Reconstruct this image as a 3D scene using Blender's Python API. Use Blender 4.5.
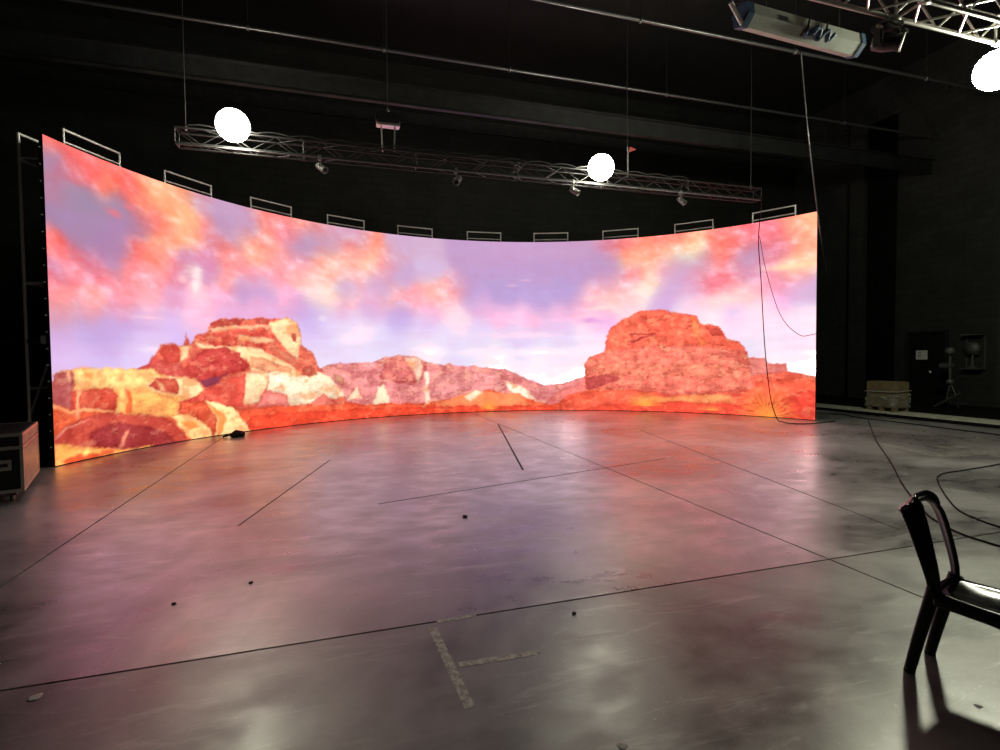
import bpy, bmesh, math, random
import numpy as np
from mathutils import Matrix, Vector, Quaternion
random.seed(7)
for o in list(bpy.data.objects): bpy.data.objects.remove(o)
S = bpy.context.scene
COL = S.collection

# ------------------------------------------------------------------ camera, world, exposure
YAW = math.radians(17.0)                 # the building's axes against the camera
CA, SA = math.cos(YAW), math.sin(YAW)
F, PIT, ROL, CAMH = 522.0, 0.03398, 0.00993, 1.6012
def c2r(X, Y): return (X*CA + Y*SA, -X*SA + Y*CA)      # camera-aligned plan -> building plan
def ray(px, py):
    xr, ur = (px-500)/F, (375-py)/F
    c, s = math.cos(ROL), math.sin(ROL)
    X, u = xr*c + ur*s, -xr*s + ur*c
    c, s = math.cos(PIT), math.sin(PIT)
    Y, Z = c + u*s, -s + u*c
    x, y = c2r(X, Y)
    return Vector((x, y, Z))
def at_z(px, py, z=0.0):
    d = ray(px, py); t = (z-CAMH)/d.z
    return Vector((d.x*t, d.y*t, z))
def at_y(px, py, y):
    d = ray(px, py); t = y/d.y
    return Vector((d.x*t, y, CAMH+d.z*t))
def at_x(px, py, x):
    d = ray(px, py); t = x/d.x
    return Vector((x, d.y*t, CAMH+d.z*t))
cam = bpy.data.cameras.new('camera'); camo = bpy.data.objects.new('camera', cam); COL.objects.link(camo)
cam.sensor_width = 36.0; cam.lens = F*36.0/1000.0; cam.clip_end = 200
_c, _s = math.cos(PIT), math.sin(PIT)
fw = Vector((*c2r(0, _c), -_s)); U0 = Vector((*c2r(0, _s), _c)); X0 = Vector((*c2r(1, 0), 0))
_c, _s = math.cos(ROL), math.sin(ROL)
rt = X0*_c - U0*_s; up = X0*_s + U0*_c
M = Matrix.Identity(4)
for i in range(3):
    M[i][0], M[i][1], M[i][2] = rt[i], up[i], -fw[i]
M[2][3] = CAMH
camo.matrix_world = M
S.camera = camo
w = bpy.data.worlds.new('world'); S.world = w; w.use_nodes = True
w.node_tree.nodes['Background'].inputs[0].default_value = (0.5, 0.55, 0.6, 1)
w.node_tree.nodes['Background'].inputs[1].default_value = 0.0
S.view_settings.view_transform = 'Standard'; S.view_settings.look = 'None'
S.view_settings.exposure = 0.0; S.view_settings.gamma = 1.0
S.view_settings.use_curve_mapping = False
SCREEN_GAIN = 1.0
LAMP_GAIN = 52.0
LAMP_SIDE = 205.0

# ------------------------------------------------------------------ materials
MATS = {}
def lin(c): return tuple(((v/255.0)/12.92 if v/255.0 <= 0.04045 else ((v/255.0+0.055)/1.055)**2.4) for v in c)
def mat(name, rgb, rough=0.5, metal=0.0, var=0.25, scale=6.0, bump=0.0, spec=0.5, rvar=0.0, coat=0.0):
    """principled material, its colour and gloss broken up by object-space noise"""
    if name in MATS: return MATS[name]
    m = bpy.data.materials.new(name); m.use_nodes = True
    nt = m.node_tree; b = nt.nodes['Principled BSDF']
    tc = nt.nodes.new('ShaderNodeTexCoord'); nz = nt.nodes.new('ShaderNodeTexNoise')
    nz.inputs['Scale'].default_value = scale; nz.inputs['Detail'].default_value = 4
    nt.links.new(tc.outputs['Object'], nz.inputs['Vector'])
    cr = nt.nodes.new('ShaderNodeValToRGB'); nt.links.new(nz.outputs['Fac'], cr.inputs['Fac'])
    cr.color_ramp.elements[0].position = 0.3; cr.color_ramp.elements[1].position = 0.7
    cr.color_ramp.elements[0].color = (*[v*(1-var) for v in rgb], 1)
    cr.color_ramp.elements[1].color = (*[min(1, v*(1+var)) for v in rgb], 1)
    nt.links.new(cr.outputs['Color'], b.inputs['Base Color'])
    b.inputs['Roughness'].default_value = rough; b.inputs['Metallic'].default_value = metal
    b.inputs['Specular IOR Level'].default_value = spec; b.inputs['Coat Weight'].default_value = coat
    if rvar:
        mr = nt.nodes.new('ShaderNodeMapRange'); nt.links.new(nz.outputs['Fac'], mr.inputs['Value'])
        mr.inputs['From Min'].default_value = .3; mr.inputs['From Max'].default_value = .7
        mr.inputs['To Min'].default_value = rough-rvar; mr.inputs['To Max'].default_value = rough+rvar
        nt.links.new(mr.outputs['Result'], b.inputs['Roughness'])
    if bump:
        bp = nt.nodes.new('ShaderNodeBump'); bp.inputs['Strength'].default_value = bump; bp.inputs['Distance'].default_value = 0.01
        nt.links.new(nz.outputs['Fac'], bp.inputs['Height']); nt.links.new(bp.outputs['Normal'], b.inputs['Normal'])
    MATS[name] = m; return m

def floor_material(name, dark, dull, ior):
    m = bpy.data.materials.new(name); m.use_nodes = True; nt = m.node_tree; N = nt.nodes; Lk = nt.links
    b = N['Principled BSDF']; g = N.new('ShaderNodeNewGeometry')
    def noise(scale, det, rough=.55, stretch=(1, 1, 1), rot=0.0, dist=0.0):
        mp = N.new('ShaderNodeMapping'); mp.inputs['Scale'].default_value = stretch; mp.inputs['Rotation'].default_value = (0, 0, rot)
        Lk.new(g.outputs['Position'], mp.inputs['Vector'])
        n = N.new('ShaderNodeTexNoise'); n.inputs['Scale'].default_value = scale; n.inputs['Detail'].default_value = det
        n.inputs['Roughness'].default_value = rough; n.inputs['Distortion'].default_value = dist
        Lk.new(mp.outputs['Vector'], n.inputs['Vector']); return n.outputs['Fac']
    def ramp(src, p0, p1, v0, v1):
        r = N.new('ShaderNodeMapRange'); r.inputs['From Min'].default_value = p0; r.inputs['From Max'].default_value = p1
        r.inputs['To Min'].default_value = v0; r.inputs['To Max'].default_value = v1; Lk.new(src, r.inputs['Value']); return r.outputs['Result']
    def mix(f, a, c):
        x = N.new('ShaderNodeMix'); x.data_type = 'RGBA'; Lk.new(f, x.inputs['Factor'])
        for s, v in ((6, a), (7, c)):
            if isinstance(v, tuple): x.inputs[s].default_value = (*v, 1)
            else: Lk.new(v, x.inputs[s])
        return x.outputs[2]
    big = noise(0.55, 5, .6, dist=.6); mid = noise(2.6, 6, .62, (1, 1.6, 1), .5, .25); fine = noise(38, 3, .7); speck = noise(95, 2, .6)
    streak = noise(1.3, 6, .7, (1, 6, 1), -.35, 1.0); scr = noise(5, 5, .75, (1, 14, 1), .9, .4)
    col = mix(ramp(big, .36, .64, 0, 1), FLOOR_A, FLOOR_B)
    col = mix(ramp(mid, .42, .68, 0, .55), col, FLOOR_C)
    col = mix(ramp(streak, .56, .72, 0, .55), col, FLOOR_D)
    col = mix(ramp(scr, .68, .78, 0, .35), col, FLOOR_D)
    col = mix(ramp(fine, .60, .75, 0, .45), col, FLOOR_D)
    col = mix(ramp(speck, .66, .74, 0, .5), col, FLOOR_D)
    col = mix(ramp(speck, .30, .22, 0, .6), col, FLOOR_A)
    if dark:
        dk = N.new('ShaderNodeMix'); dk.data_type = 'RGBA'; dk.blend_type = 'MULTIPLY'; dk.inputs[0].default_value = 1; Lk.new(col, dk.inputs[6]); dk.inputs[7].default_value = (dark, dark*1.03, dark, 1); col = dk.outputs[2]
    Lk.new(col, b.inputs['Base Color'])
    ad = N.new('ShaderNodeMath'); ad.operation = 'ADD'
    Lk.new(ramp(mid, .35, .7, FLOOR_R0+dull, FLOOR_R1+dull), ad.inputs[0]); Lk.new(ramp(big, .35, .65, -.04, .04), ad.inputs[1])
    Lk.new(ad.outputs[0], b.inputs['Roughness']); b.inputs['IOR'].default_value = ior; b.inputs['Metallic'].default_value = FLOOR_METAL
    bp2 = N.new('ShaderNodeBump'); bp2.inputs['Strength'].default_value = .25; bp2.inputs['Distance'].default_value = .002
    Lk.new(fine, bp2.inputs['Height']); Lk.new(bp2.outputs['Normal'], b.inputs['Normal'])
    return m
FLOOR_A, FLOOR_B, FLOOR_C, FLOOR_D = (.25, .246, .24), (.64, .635, .625), (.42, .415, .405), (.76, .75, .73)
FLOOR_R0, FLOOR_R1 = .27, .42
FLOOR_METAL = .60

def block_wall_material(name, rgb, scale=1.0):
    m = bpy.data.materials.new(name); m.use_nodes = True; nt = m.node_tree; N = nt.nodes; Lk = nt.links
    b = N['Principled BSDF']; g = N.new('ShaderNodeNewGeometry'); sp = N.new('ShaderNodeSeparateXYZ'); Lk.new(g.outputs['Position'], sp.inputs[0])
    a = N.new('ShaderNodeMath'); a.operation = 'ADD'; Lk.new(sp.outputs[0], a.inputs[0]); Lk.new(sp.outputs[1], a.inputs[1])
    cb = N.new('ShaderNodeCombineXYZ'); Lk.new(a.outputs[0], cb.inputs[0]); Lk.new(sp.outputs[2], cb.inputs[1])
    br = N.new('ShaderNodeTexBrick'); Lk.new(cb.outputs[0], br.inputs['Vector'])
    br.inputs['Scale'].default_value = 1.0; br.inputs['Brick Width'].default_value = .44; br.inputs['Row Height'].default_value = .215
    br.inputs['Mortar Size'].default_value = .008
    br.inputs['Color1'].default_value = (*rgb, 1); br.inputs['Color2'].default_value = (*[v*1.25 for v in rgb], 1); br.inputs['Mortar'].default_value = (*[v*.6 for v in rgb], 1)
    nz = N.new('ShaderNodeTexNoise'); nz.inputs['Scale'].default_value = 1.1; nz.inputs['Detail'].default_value = 6; Lk.new(g.outputs['Position'], nz.inputs['Vector'])
    mx = N.new('ShaderNodeMix'); mx.data_type = 'RGBA'; mx.blend_type = 'MULTIPLY'; mx.inputs[0].default_value = .7
    Lk.new(br.outputs['Color'], mx.inputs[6]); Lk.new(nz.outputs['Fac'], mx.inputs[7]); Lk.new(mx.outputs[2], b.inputs['Base Color'])
    bp = N.new('ShaderNodeBump'); bp.inputs['Strength'].default_value = .4; bp.inputs['Distance'].default_value = .008; bp.invert = True
    Lk.new(br.outputs['Fac'], bp.inputs['Height']); Lk.new(bp.outputs['Normal'], b.inputs['Normal'])
    b.inputs['Roughness'].default_value = .75; b.inputs['Specular IOR Level'].default_value = .3
    return m

def emit_mat(name, rgb, strength):
    m = bpy.data.materials.new(name); m.use_nodes = True; nt = m.node_tree
    nt.nodes.remove(nt.nodes['Principled BSDF']); e = nt.nodes.new('ShaderNodeEmission')
    e.inputs[0].default_value = (*rgb, 1); e.inputs[1].default_value = strength
    nt.links.new(e.outputs[0], nt.nodes['Material Output'].inputs[0]); return m

def worn_mat(name, rgb, cover, scale, stretch=(1, 1, 1)):
    """a worn film: paint or tape with holes rubbed through it"""
    m = bpy.data.materials.new(name); m.use_nodes = True; nt = m.node_tree; N = nt.nodes; Lk = nt.links
    b = N['Principled BSDF']; b.inputs['Roughness'].default_value = .6
    tc = N.new('ShaderNodeTexCoord'); mp = N.new('ShaderNodeMapping'); mp.inputs['Scale'].default_value = stretch
    Lk.new(tc.outputs['Object'], mp.inputs[0]); nz = N.new('ShaderNodeTexNoise'); nz.inputs['Scale'].default_value = scale; nz.inputs['Detail'].default_value = 6; nz.inputs['Roughness'].default_value = .7
    Lk.new(mp.outputs[0], nz.inputs['Vector'])
    r = N.new('ShaderNodeMapRange'); Lk.new(nz.outputs['Fac'], r.inputs['Value'])
    r.inputs['From Min'].default_value = 1-cover-.07; r.inputs['From Max'].default_value = 1-cover+.16
    r.inputs['To Min'].default_value = 0.0; r.inputs['To Max'].default_value = .9
    cr = N.new('ShaderNodeValToRGB'); Lk.new(nz.outputs['Fac'], cr.inputs[0]); cr.color_ramp.elements[0].color = (*[v*.7 for v in rgb], 1); cr.color_ramp.elements[1].color = (*rgb, 1)
    Lk.new(cr.outputs[0], b.inputs['Base Color']); Lk.new(r.outputs[0], b.inputs['Alpha'])
    return m

M_FLOOR = floor_material('sealed_concrete', 0, 0.0, 1.6)
M_FLOOR_NEAR = floor_material('sealed_concrete_dimmed', .74, .055, 1.6)  # same concrete, colour multiplied down to dim the lamplight on the near slabs
M_JOINT = mat('joint_filler', (.03, .028, .025), .8, var=.3)
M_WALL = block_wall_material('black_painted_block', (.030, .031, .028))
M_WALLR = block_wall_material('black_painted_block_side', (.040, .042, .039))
M_CEIL = mat('black_ceiling', (.010, .010, .010), .8, var=.3, scale=2)
M_DRAPE = mat('black_wool_drape', (.005, .005, .005), .95, var=.3, scale=8, spec=.1)
M_CONC = mat('pale_concrete_edge', (.46, .47, .37), .8, var=.3, scale=5, bump=.2)
M_STEEL = mat('dark_steel', (.028, .028, .029), .5, metal=.4, var=.3, scale=4)
M_FLANGE = mat('lamplit_steel_flange', (.045, .045, .043), .38, metal=.5, var=.5, scale=1.5)  # paler than the web: lamplight on the underside put into the colour
M_PIPE = mat('scaffold_pipe', (.16, .16, .165), .38, metal=.8, var=.25, scale=5)
M_BLKTRUSS = mat('black_coated_truss', (.022, .022, .022), .4, metal=.2, var=.3, scale=8)
M_ALU = mat('brushed_aluminium', (.62, .61, .57), .32, metal=.85, var=.18, scale=9)
M_FRAME = mat('galvanised_tube', (.75, .75, .73), .45, metal=.2, var=.2, scale=9)
M_BLK = mat('black_plastic', (.012, .012, .012), .4, var=.3, scale=10)
M_CAB = mat('panel_cabinet', (.018, .018, .019), .55, var=.3, scale=7)
M_CHAIR = mat('glossy_black_plastic', (.006, .006, .006), .13, var=.3, scale=14, rvar=.05, spec=.6)
M_CABLE = mat('black_cable', (.008, .008, .008), .8, spec=.2, var=.2)
M_LAM = mat('black_laminate', (.010, .010, .011), .35, var=.3, scale=10, spec=.4)
M_LAMR = mat('screenlit_brown_laminate', (.42, .30, .24), .38, var=.35, scale=8)  # brown laminate brightened in colour to carry the orange glow of the screen
M_WHITE = mat('white_paint', (.70, .72, .70), .45, var=.08, scale=6)
M_OFFW = mat('off_white_housing', (.55, .60, .52), .4, var=.10, scale=5)
M_BLUE = mat('blue_strap', (.05, .11, .19), .5, var=.3, scale=9)
M_RED = mat('red_label', (.35, .05, .045), .5, var=.15)
M_CARD = mat('cardboard', (.20, .15, .08), .8, var=.25, scale=5)
M_WRAP = mat('clear_stretch_wrap', (.45, .45, .40), .25, var=.5, scale=12, bump=.4)
M_PAPER = mat('paper', (.75, .75, .74), .7, var=.04)
M_INK = mat('printed_ink', (.10, .10, .10), .7, var=.2)
M_DIM = mat('dull_grey_metal', (.13, .13, .125), .5, metal=.4, var=.3, scale=12)
M_CHAIN = mat('steel_chain', (.06, .06, .06), .5, metal=.5, var=.2, scale=20)
M_TAPE = worn_mat('worn_white_tape', (.95, .93, .86), .60, 22)
M_SCUFF = worn_mat('worn_pale_scuff', (.70, .70, .58), .42, 9, (1, 3, 1))
M_SCRAP = mat('torn_white_scrap', (.6, .6, .56), .7, var=.15, scale=30)
M_LAMP = emit_mat('lamp_globe', (1.0, .97, .78), LAMP_GAIN)
M_LAMP2 = emit_mat('lamp_globe_side', (1.0, 1.0, .78), LAMP_SIDE)

# ------------------------------------------------------------------ object helpers
MW = {}
def thing(name, label, cat, loc, rotz=0.0, group=None):
    e = bpy.data.objects.new(name, None); COL.objects.link(e)
    e.location = loc; e.rotation_euler = (0, 0, rotz); e.empty_display_size = .1
    MW[e.name] = Matrix.Translation(Vector(loc)) @ Matrix.Rotation(rotz, 4, 'Z')
    tag(e, label, cat, group); return e
def tag(o, label=None, cat=None, group=None, kind=None):
    if label: o['label'] = label
    if cat: o['category'] = cat
    if group: o['group'] = group
    if kind: o['kind'] = kind
    return o
def link(name, me, mw, parent=None):
    o = bpy.data.objects.new(name, me); COL.objects.link(o); MW[o.name] = mw
    if parent is not None:
        o.parent = parent; o.matrix_local = MW[parent.name].inverted() @ mw
    else: o.matrix_world = mw
    return o
def mesh(name, vs, fs, mats, parent=None, smooth=False, local=False, fm=None):
    """vs in world space (or in the parent's space when local)"""
    vs = [Vector(v) for v in vs]
    mn = [min(v[i] for v in vs) for i in range(3)]; mx = [max(v[i] for v in vs) for i in range(3)]
    org = Vector(((mn[0]+mx[0])/2, (mn[1]+mx[1])/2, mn[2]))
    me = bpy.data.meshes.new(name); me.from_pydata([v-org for v in vs], [], fs)
    for m in (mats if isinstance(mats, (list, tuple)) else [mats]): me.materials.append(m)
    if fm: me.polygons.foreach_set('material_index', fm)
    if smooth: me.polygons.foreach_set('use_smooth', [True]*len(fs))
    me.update()
    T = Matrix.Translation(org)
    return link(name, me, (MW[parent.name] @ T) if (local and parent) else T, parent)
def bm_obj(name, bm, m, parent=None, smooth=False, local=False):
    bm.normal_update()
    vs = [v.co.copy() for v in bm.verts]; bm.verts.index_update()
    fs = [[v.index for v in f.verts] for f in bm.faces]; bm.free()
    return mesh(name, vs, fs, m, parent, smooth, local)
def box(name, c, s, m, parent=None, rot=None, bevel=0.0, local=False):
    bm = bmesh.new(); bmesh.ops.create_cube(bm, size=1.0)
    bmesh.ops.scale(bm, vec=Vector(s), verts=bm.verts)
    if bevel: bmesh.ops.bevel(bm, geom=bm.edges[:], offset=bevel, segments=2, affect='EDGES', clamp_overlap=True)
    if rot is not None: bmesh.ops.transform(bm, matrix=(Matrix.Rotation(rot, 4, 'Z') if isinstance(rot, (int, float)) else rot), verts=bm.verts)
    bmesh.ops.translate(bm, vec=Vector(c), verts=bm.verts)
    return bm_obj(name, bm, m, parent, False, local)
RODS = {}
def rod(name, p1, p2, r, m, parent=None, local=False, seg=10):
    """a straight round bar; all bars of a material share one unit mesh"""
    key = (m.name, seg)
    if key not in RODS:
        bm = bmesh.new(); bmesh.ops.create_cone(bm, cap_ends=True, segments=seg, radius1=1, radius2=1, depth=1)
        me = bpy.data.meshes.new('round_bar'); bm.to_mesh(me); bm.free(); me.materials.append(m)
        for p in me.polygons: p.use_smooth = len(p.vertices) == 4
        RODS[key] = me
    p1, p2 = Vector(p1), Vector(p2)
    if local: B = MW[parent.name]; p1, p2 = B @ p1, B @ p2
    d = p2-p1
    mw = Matrix.Translation((p1+p2)/2) @ d.to_track_quat('Z', 'Y').to_matrix().to_4x4() @ Matrix.Diagonal((r, r, d.length, 1))
    return link(name, RODS[key], mw, parent)
def sweep(path, prof, closed_prof=True, up0=Vector((0, 0, 1)), caps=True):
    """prof(i, t) -> list of (a, b) offsets along side and normal axes; returns verts, faces"""
    path = [Vector(p) for p in path]; n = len(path); vs = []; fs = []; k = None; side = None
    for i, p in enumerate(path):
        t = (path[min(i+1, n-1)]-path[max(i-1, 0)]).normalized()
        if side is None:
            side = t.cross(up0)
            if side.length < 1e-3: side = t.cross(Vector((1, 0, 0)))
        side = (side - t*side.dot(t)).normalized(); nor = side.cross(t)
        ring = prof(i, i/(n-1)); k = len(ring)
        vs += [p+side*a+nor*b for a, b in ring]
    for i in range(n-1):
        for j in range(k): fs.append((i*k+j, i*k+(j+1) % k, (i+1)*k+(j+1) % k, (i+1)*k+j))
    if caps: fs.append(tuple(range(k-1, -1, -1))); fs.append(tuple((n-1)*k+j for j in range(k)))
    return vs, fs
def circ(r, k=8): return [(r*math.cos(2*math.pi*j/k), r*math.sin(2*math.pi*j/k)) for j in range(k)]
def tube(name, path, r, m, parent=None, local=False, seg=8):
    vs, fs = sweep(path, lambda i, t: circ(r, seg)); return mesh(name, vs, fs, m, parent, True, local)
def spline(pts, n=10):
    P = [Vector(p) for p in pts]; P = [P[0]*2-P[1]]+P+[P[-1]*2-P[-2]]; out = []
    for i in range(1, len(P)-2):
        for k in range(n):
            t = k/n; a, b, c, d = P[i-1:i+3]
            out.append(.5*((2*b)+(c-a)*t+(2*a-5*b+4*c-d)*t*t+(3*b-a-3*c+d)*t**3))
    return out+[P[-2]]
def lathe(name, prof, p, axis, m, parent=None, seg=20, smooth=True, local=False):
    """prof: list of (radius, height) turned about axis through p"""
    q = Vector(axis).normalized().to_track_quat('Z', 'Y'); vs = []; fs = []
    for r, h in prof:
        for j in range(seg):
            a = 2*math.pi*j/seg; vs.append(Vector(p)+q @ Vector((r*math.cos(a), r*math.sin(a), h)))
    for i in range(len(prof)-1):
        for j in range(seg): fs.append((i*seg+j, i*seg+(j+1) % seg, (i+1)*seg+(j+1) % seg, (i+1)*seg+j))
    if prof[0][0] > 1e-4: fs.append(tuple(range(seg-1, -1, -1)))
    if prof[-1][0] > 1e-4: fs.append(tuple((len(prof)-1)*seg+j for j in range(seg)))
    return mesh(name, vs, fs, m, parent, smooth, local)
def struct(o): o['kind'] = 'structure'; return o

# ------------------------------------------------------------------ the hall
XL, XR, YF, YB, ZC = -11.0, 17.2, -7.0, 16.4, 10.6
KERB = 13.15
floor = struct(box('floor', ((XL+XR)/2, (YF+YB)/2, -.062), (XR-XL, YB-YF, .1), M_JOINT))
def slab(x0, x1, y0, y1):
    g = .008
    bm = bmesh.new(); bmesh.ops.create_cube(bm, size=1)
    bmesh.ops.scale(bm, vec=(x1-x0-g*2, y1-y0-g*2, .012), verts=bm.verts)
    bmesh.ops.translate(bm, vec=((x0+x1)/2, (y0+y1)/2, -.006), verts=bm.verts)
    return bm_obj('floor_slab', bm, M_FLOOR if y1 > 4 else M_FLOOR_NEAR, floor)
xs = [XL, -2.35, 3.62, KERB]; ys = [YF, 3.10, YB]
for i in range(3):
    for j in range(2): slab(xs[i], xs[i+1], ys[j], ys[j+1])
def seam(p, q, wd=.010):
    p, q = Vector(p), Vector(q); d = (q-p); n = Vector((-d.y, d.x, 0)).normalized()*wd/2
    lo, hi = Vector((0, 0, -.004)), Vector((0, 0, .0012))
    v = [p-n, q-n, q+n, p+n]; vs = [a+lo for a in v]+[a+hi for a in v]
    return mesh('seam_filler', vs, [(3, 2, 1, 0), (4, 5, 6, 7), (0, 1, 5, 4), (1, 2, 6, 5), (2, 3, 7, 6), (3, 0, 4, 7)], M_JOINT, floor)
for a, b, wd in [((378, 504), (665, 458.5), .014), ((640, 430), (900, 530), .014), ((498, 424), (523, 470), .03), ((330, 460), (238, 526), .016), ((192, 465), (58, 549), .014)][:4]:
    seam(at_z(*a), at_z(*b), wd)
# raised edge along the side wall
kb = struct(box('trim_1', ((KERB+XR)/2, (YF+YB)/2, .04), (XR-KERB, YB-YF, .08), M_DRAPE))
box('pale_edge_strip', (KERB+.47, (YF+YB)/2, .0815), (.94, YB-YF-.02, .005), M_CONC, kb)
T = .2
struct(box('wall_back', ((XL+XR)/2, YB+T/2, ZC/2), (XR-XL+2*T, T, ZC), M_WALL))
wr = struct(box('wall_right', (XR+T/2, (YF+YB)/2, ZC/2), (T, YB-YF, ZC), M_WALLR))
struct(box('wall_left', (XL-T/2, (YF+YB)/2, ZC/2), (T, YB-YF, ZC), M_WALL))
struct(box('wall_front', ((XL+XR)/2, YF-T/2, ZC/2), (XR-XL+2*T, T, ZC), M_WALL))
struct(box('ceiling', ((XL+XR)/2, (YF+YB)/2, ZC+T/2), (XR-XL+2*T, YB-YF+2*T, T), M_CEIL))
# pilasters on the side wall
y0 = at_x(862, 300, XR-.35).y; y1 = at_x(848, 300, XR-.35).y
box('pilaster', (XR-.17, (y0+y1)/2, 4.8+.04), (.34, y1-y0, 9.5), M_WALLR, wr, bevel=.01)
y2 = at_x(893, 300, XR-.2).y
box('pilaster', (XR-.1, 9.35, 4.84), (.2, .5, 9.5), M_WALLR, wr, bevel=.01)
# pleated drape hanging in the bay beside the pilaster
n = 60; vs = []; fs = []
for i in range(n+1):
    yy = y2+(y0-.02-y2)*i/n; dx = .05*math.sin(i*1.25)+.02*math.sin(i*.7)
    for zz, off in ((.1, 0), (9.2, 0)): vs.append((XR-.14+dx, yy, zz))
for i in range(n): fs.append((2*i, 2*i+2, 2*i+3, 2*i+1))
dr = mesh('stage_drape', vs, fs, M_DRAPE, None, True)
md = dr.modifiers.new('thickness', 'SOLIDIFY'); md.thickness = .006
tag(dr, 'tall black pleated drape hanging beside the pilaster of the side wall', 'drape')
# door in the side wall
D = struct(box('door_1', (XR-.02, 11.47, .08+1.06), (.05, 1.02, 2.12), M_LAM, None, bevel=.005))
lathe('door_knob', [(.0, 0), (.022, 0), (.02, .03), (.045, .045), (.05, .07), (.035, .09), (0, .095)], (XR-.045, at_x(931, 372, XR-.05).y, at_x(931, 372, XR-.05).z), (-1, 0, 0), M_ALU, D)
for yy in (10.92, 12.02): box('door_frame', (XR-.03, yy, 1.16), (.08, .07, 2.16), M_STEEL, D)
box('door_frame', (XR-.03, 11.47, 2.25), (.08, 1.17, .06), M_STEEL, D)
# ceiling steelwork
def ibeam(y, z, label):
    t = thing('ceiling_beam', label, 'beam', ((XL+XR)/2, y, z))
    L = XR-XL
    box('bottom_flange', ((XL+XR)/2, y, z+.01), (L, .11, .02), M_FLANGE, t)
    box('web', ((XL+XR)/2, y, z+.2), (L, .016, .36), M_STEEL, t)
    box('top_flange', ((XL+XR)/2, y, z+.39), (L, .24, .02), M_STEEL, t)
    return t
ibeam(11.45, 7.0, 'dark steel ceiling beam over the black back truss')
ibeam(16.0, 8.6, 'dark steel ceiling beam running along the back wall')
def cpipe(y, z, label, xs):
    t = thing('ceiling_pipe', label, 'pipe', (XL, y, z))
    rod('pipe', (XL, y, z), (XR, y, z), .034, M_PIPE, t)
    for x in xs:
        rod('hanger_rod', (x, y, z), (x, y, ZC), .008, M_STEEL, t, seg=6)
        lathe('pipe_clamp', [(.05, -.03), (.056, -.02), (.056, .02), (.05, .03)], (x, y, z), (1, 0, 0), M_PIPE, t, 12)
cpipe(11.25, 8.0, 'thin grey ceiling pipe strung above the black back truss', [-7, at_z(248, 29, 8).x, at_z(384, 48, 8).x, at_z(510, 69, 8).x, at_z(665, 96, 8).x, 13.5])
cpipe(8.93, 8.0, 'thin grey ceiling pipe passing below the white strip housing', [-6, 1.5, at_z(640, 21, 8).x, at_z(795, 52, 8).x, 13.2])
# twin rails along the side wall
rl = thing('wall_rail', 'pair of thin pipes with short spacers running high along the side wall', 'rail', (XR-.12, 13, 9.2))
za, zb = 9.62, 9.24
rod('rail_pipe', (XR-.12, 4, za-.1), (XR-.12, YB, za+.1), .022, M_PIPE, rl)
rod('rail_pipe', (XR-.12, 4, zb-.08), (XR-.12, YB, zb+.08), .022, M_PIPE, rl)
for yy in (5, 7, 9, 11, 13, 15):
    rod('spacer', (XR-.12, yy, zb-.02), (XR-.12, yy, za), .016, M_PIPE, rl, seg=6)
    rod('wall_bracket', (XR-.12, yy, zb), (XR, yy, zb), .016, M_PIPE, rl, seg=6)

# ------------------------------------------------------------------ what the screen shows
CX, CY = c2r(1.27868, 7.48941); R0 = 8.06596
TH0, TH1 = -1.52097, 0.89608               # about the camera's forward direction
NC, NR, PW, PH = 39, 5, .5, .995
DTH = (TH1-TH0)/NC
WU, ZB = NC*PW, .015
def dirs(th): return c2r(math.sin(th), math.cos(th))
def arc(th, r, z): d = dirs(th); return Vector((CX+d[0]*r, CY+d[1]*r, z))
def uv_np(P):
    """photo pixels -> metres along and up the curved wall, and pixels per metre there"""
    P = np.asarray(P, float); xr, ur = (P[:, 0]-500)/F, (375-P[:, 1])/F
    c, s = math.cos(ROL), math.sin(ROL); X, u = xr*c+ur*s, -xr*s+ur*c
    c, s = math.cos(PIT), math.sin(PIT); Y, Z = c+u*s, -s+u*c
    cx, cy = 1.27868, 7.48941
    A = X*X+Y*Y; B = -2*(X*cx+Y*cy); C = cx*cx+cy*cy-R0*R0
    t = (-B+np.sqrt(np.maximum(B*B-4*A*C, 0)))/(2*A)
    th = np.arctan2(X*t-cx, Y*t-cy)
    return np.stack([(th-TH0)/DTH*PW, CAMH+Z*t-ZB], 1), F/(Y*t)
rng = np.random.default_rng(11)
GR = rng.random((64, 64)).astype(np.float32)
def vnoise(x, y):
    xi = np.floor(x).astype(int); yi = np.floor(y).astype(int); fx = (x-xi); fy = (y-yi)
    fx = fx*fx*(3-2*fx); fy = fy*fy*(3-2*fy)
    g = lambda a, b: GR[a & 63, b & 63]
    return (g(xi, yi)*(1-fx)+g(xi+1, yi)*fx)*(1-fy)+(g(xi, yi+1)*(1-fx)+g(xi+1, yi+1)*fx)*fy
def fbm(x, y, o=5, k=.55):
    a = 1.0; s = 0; t = 0
    for i in range(o):
        s = s+a*vnoise(x*2**i+17.3*i, y*2**i+9.1*i); t += a; a *= k
    return s/t-.5
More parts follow.
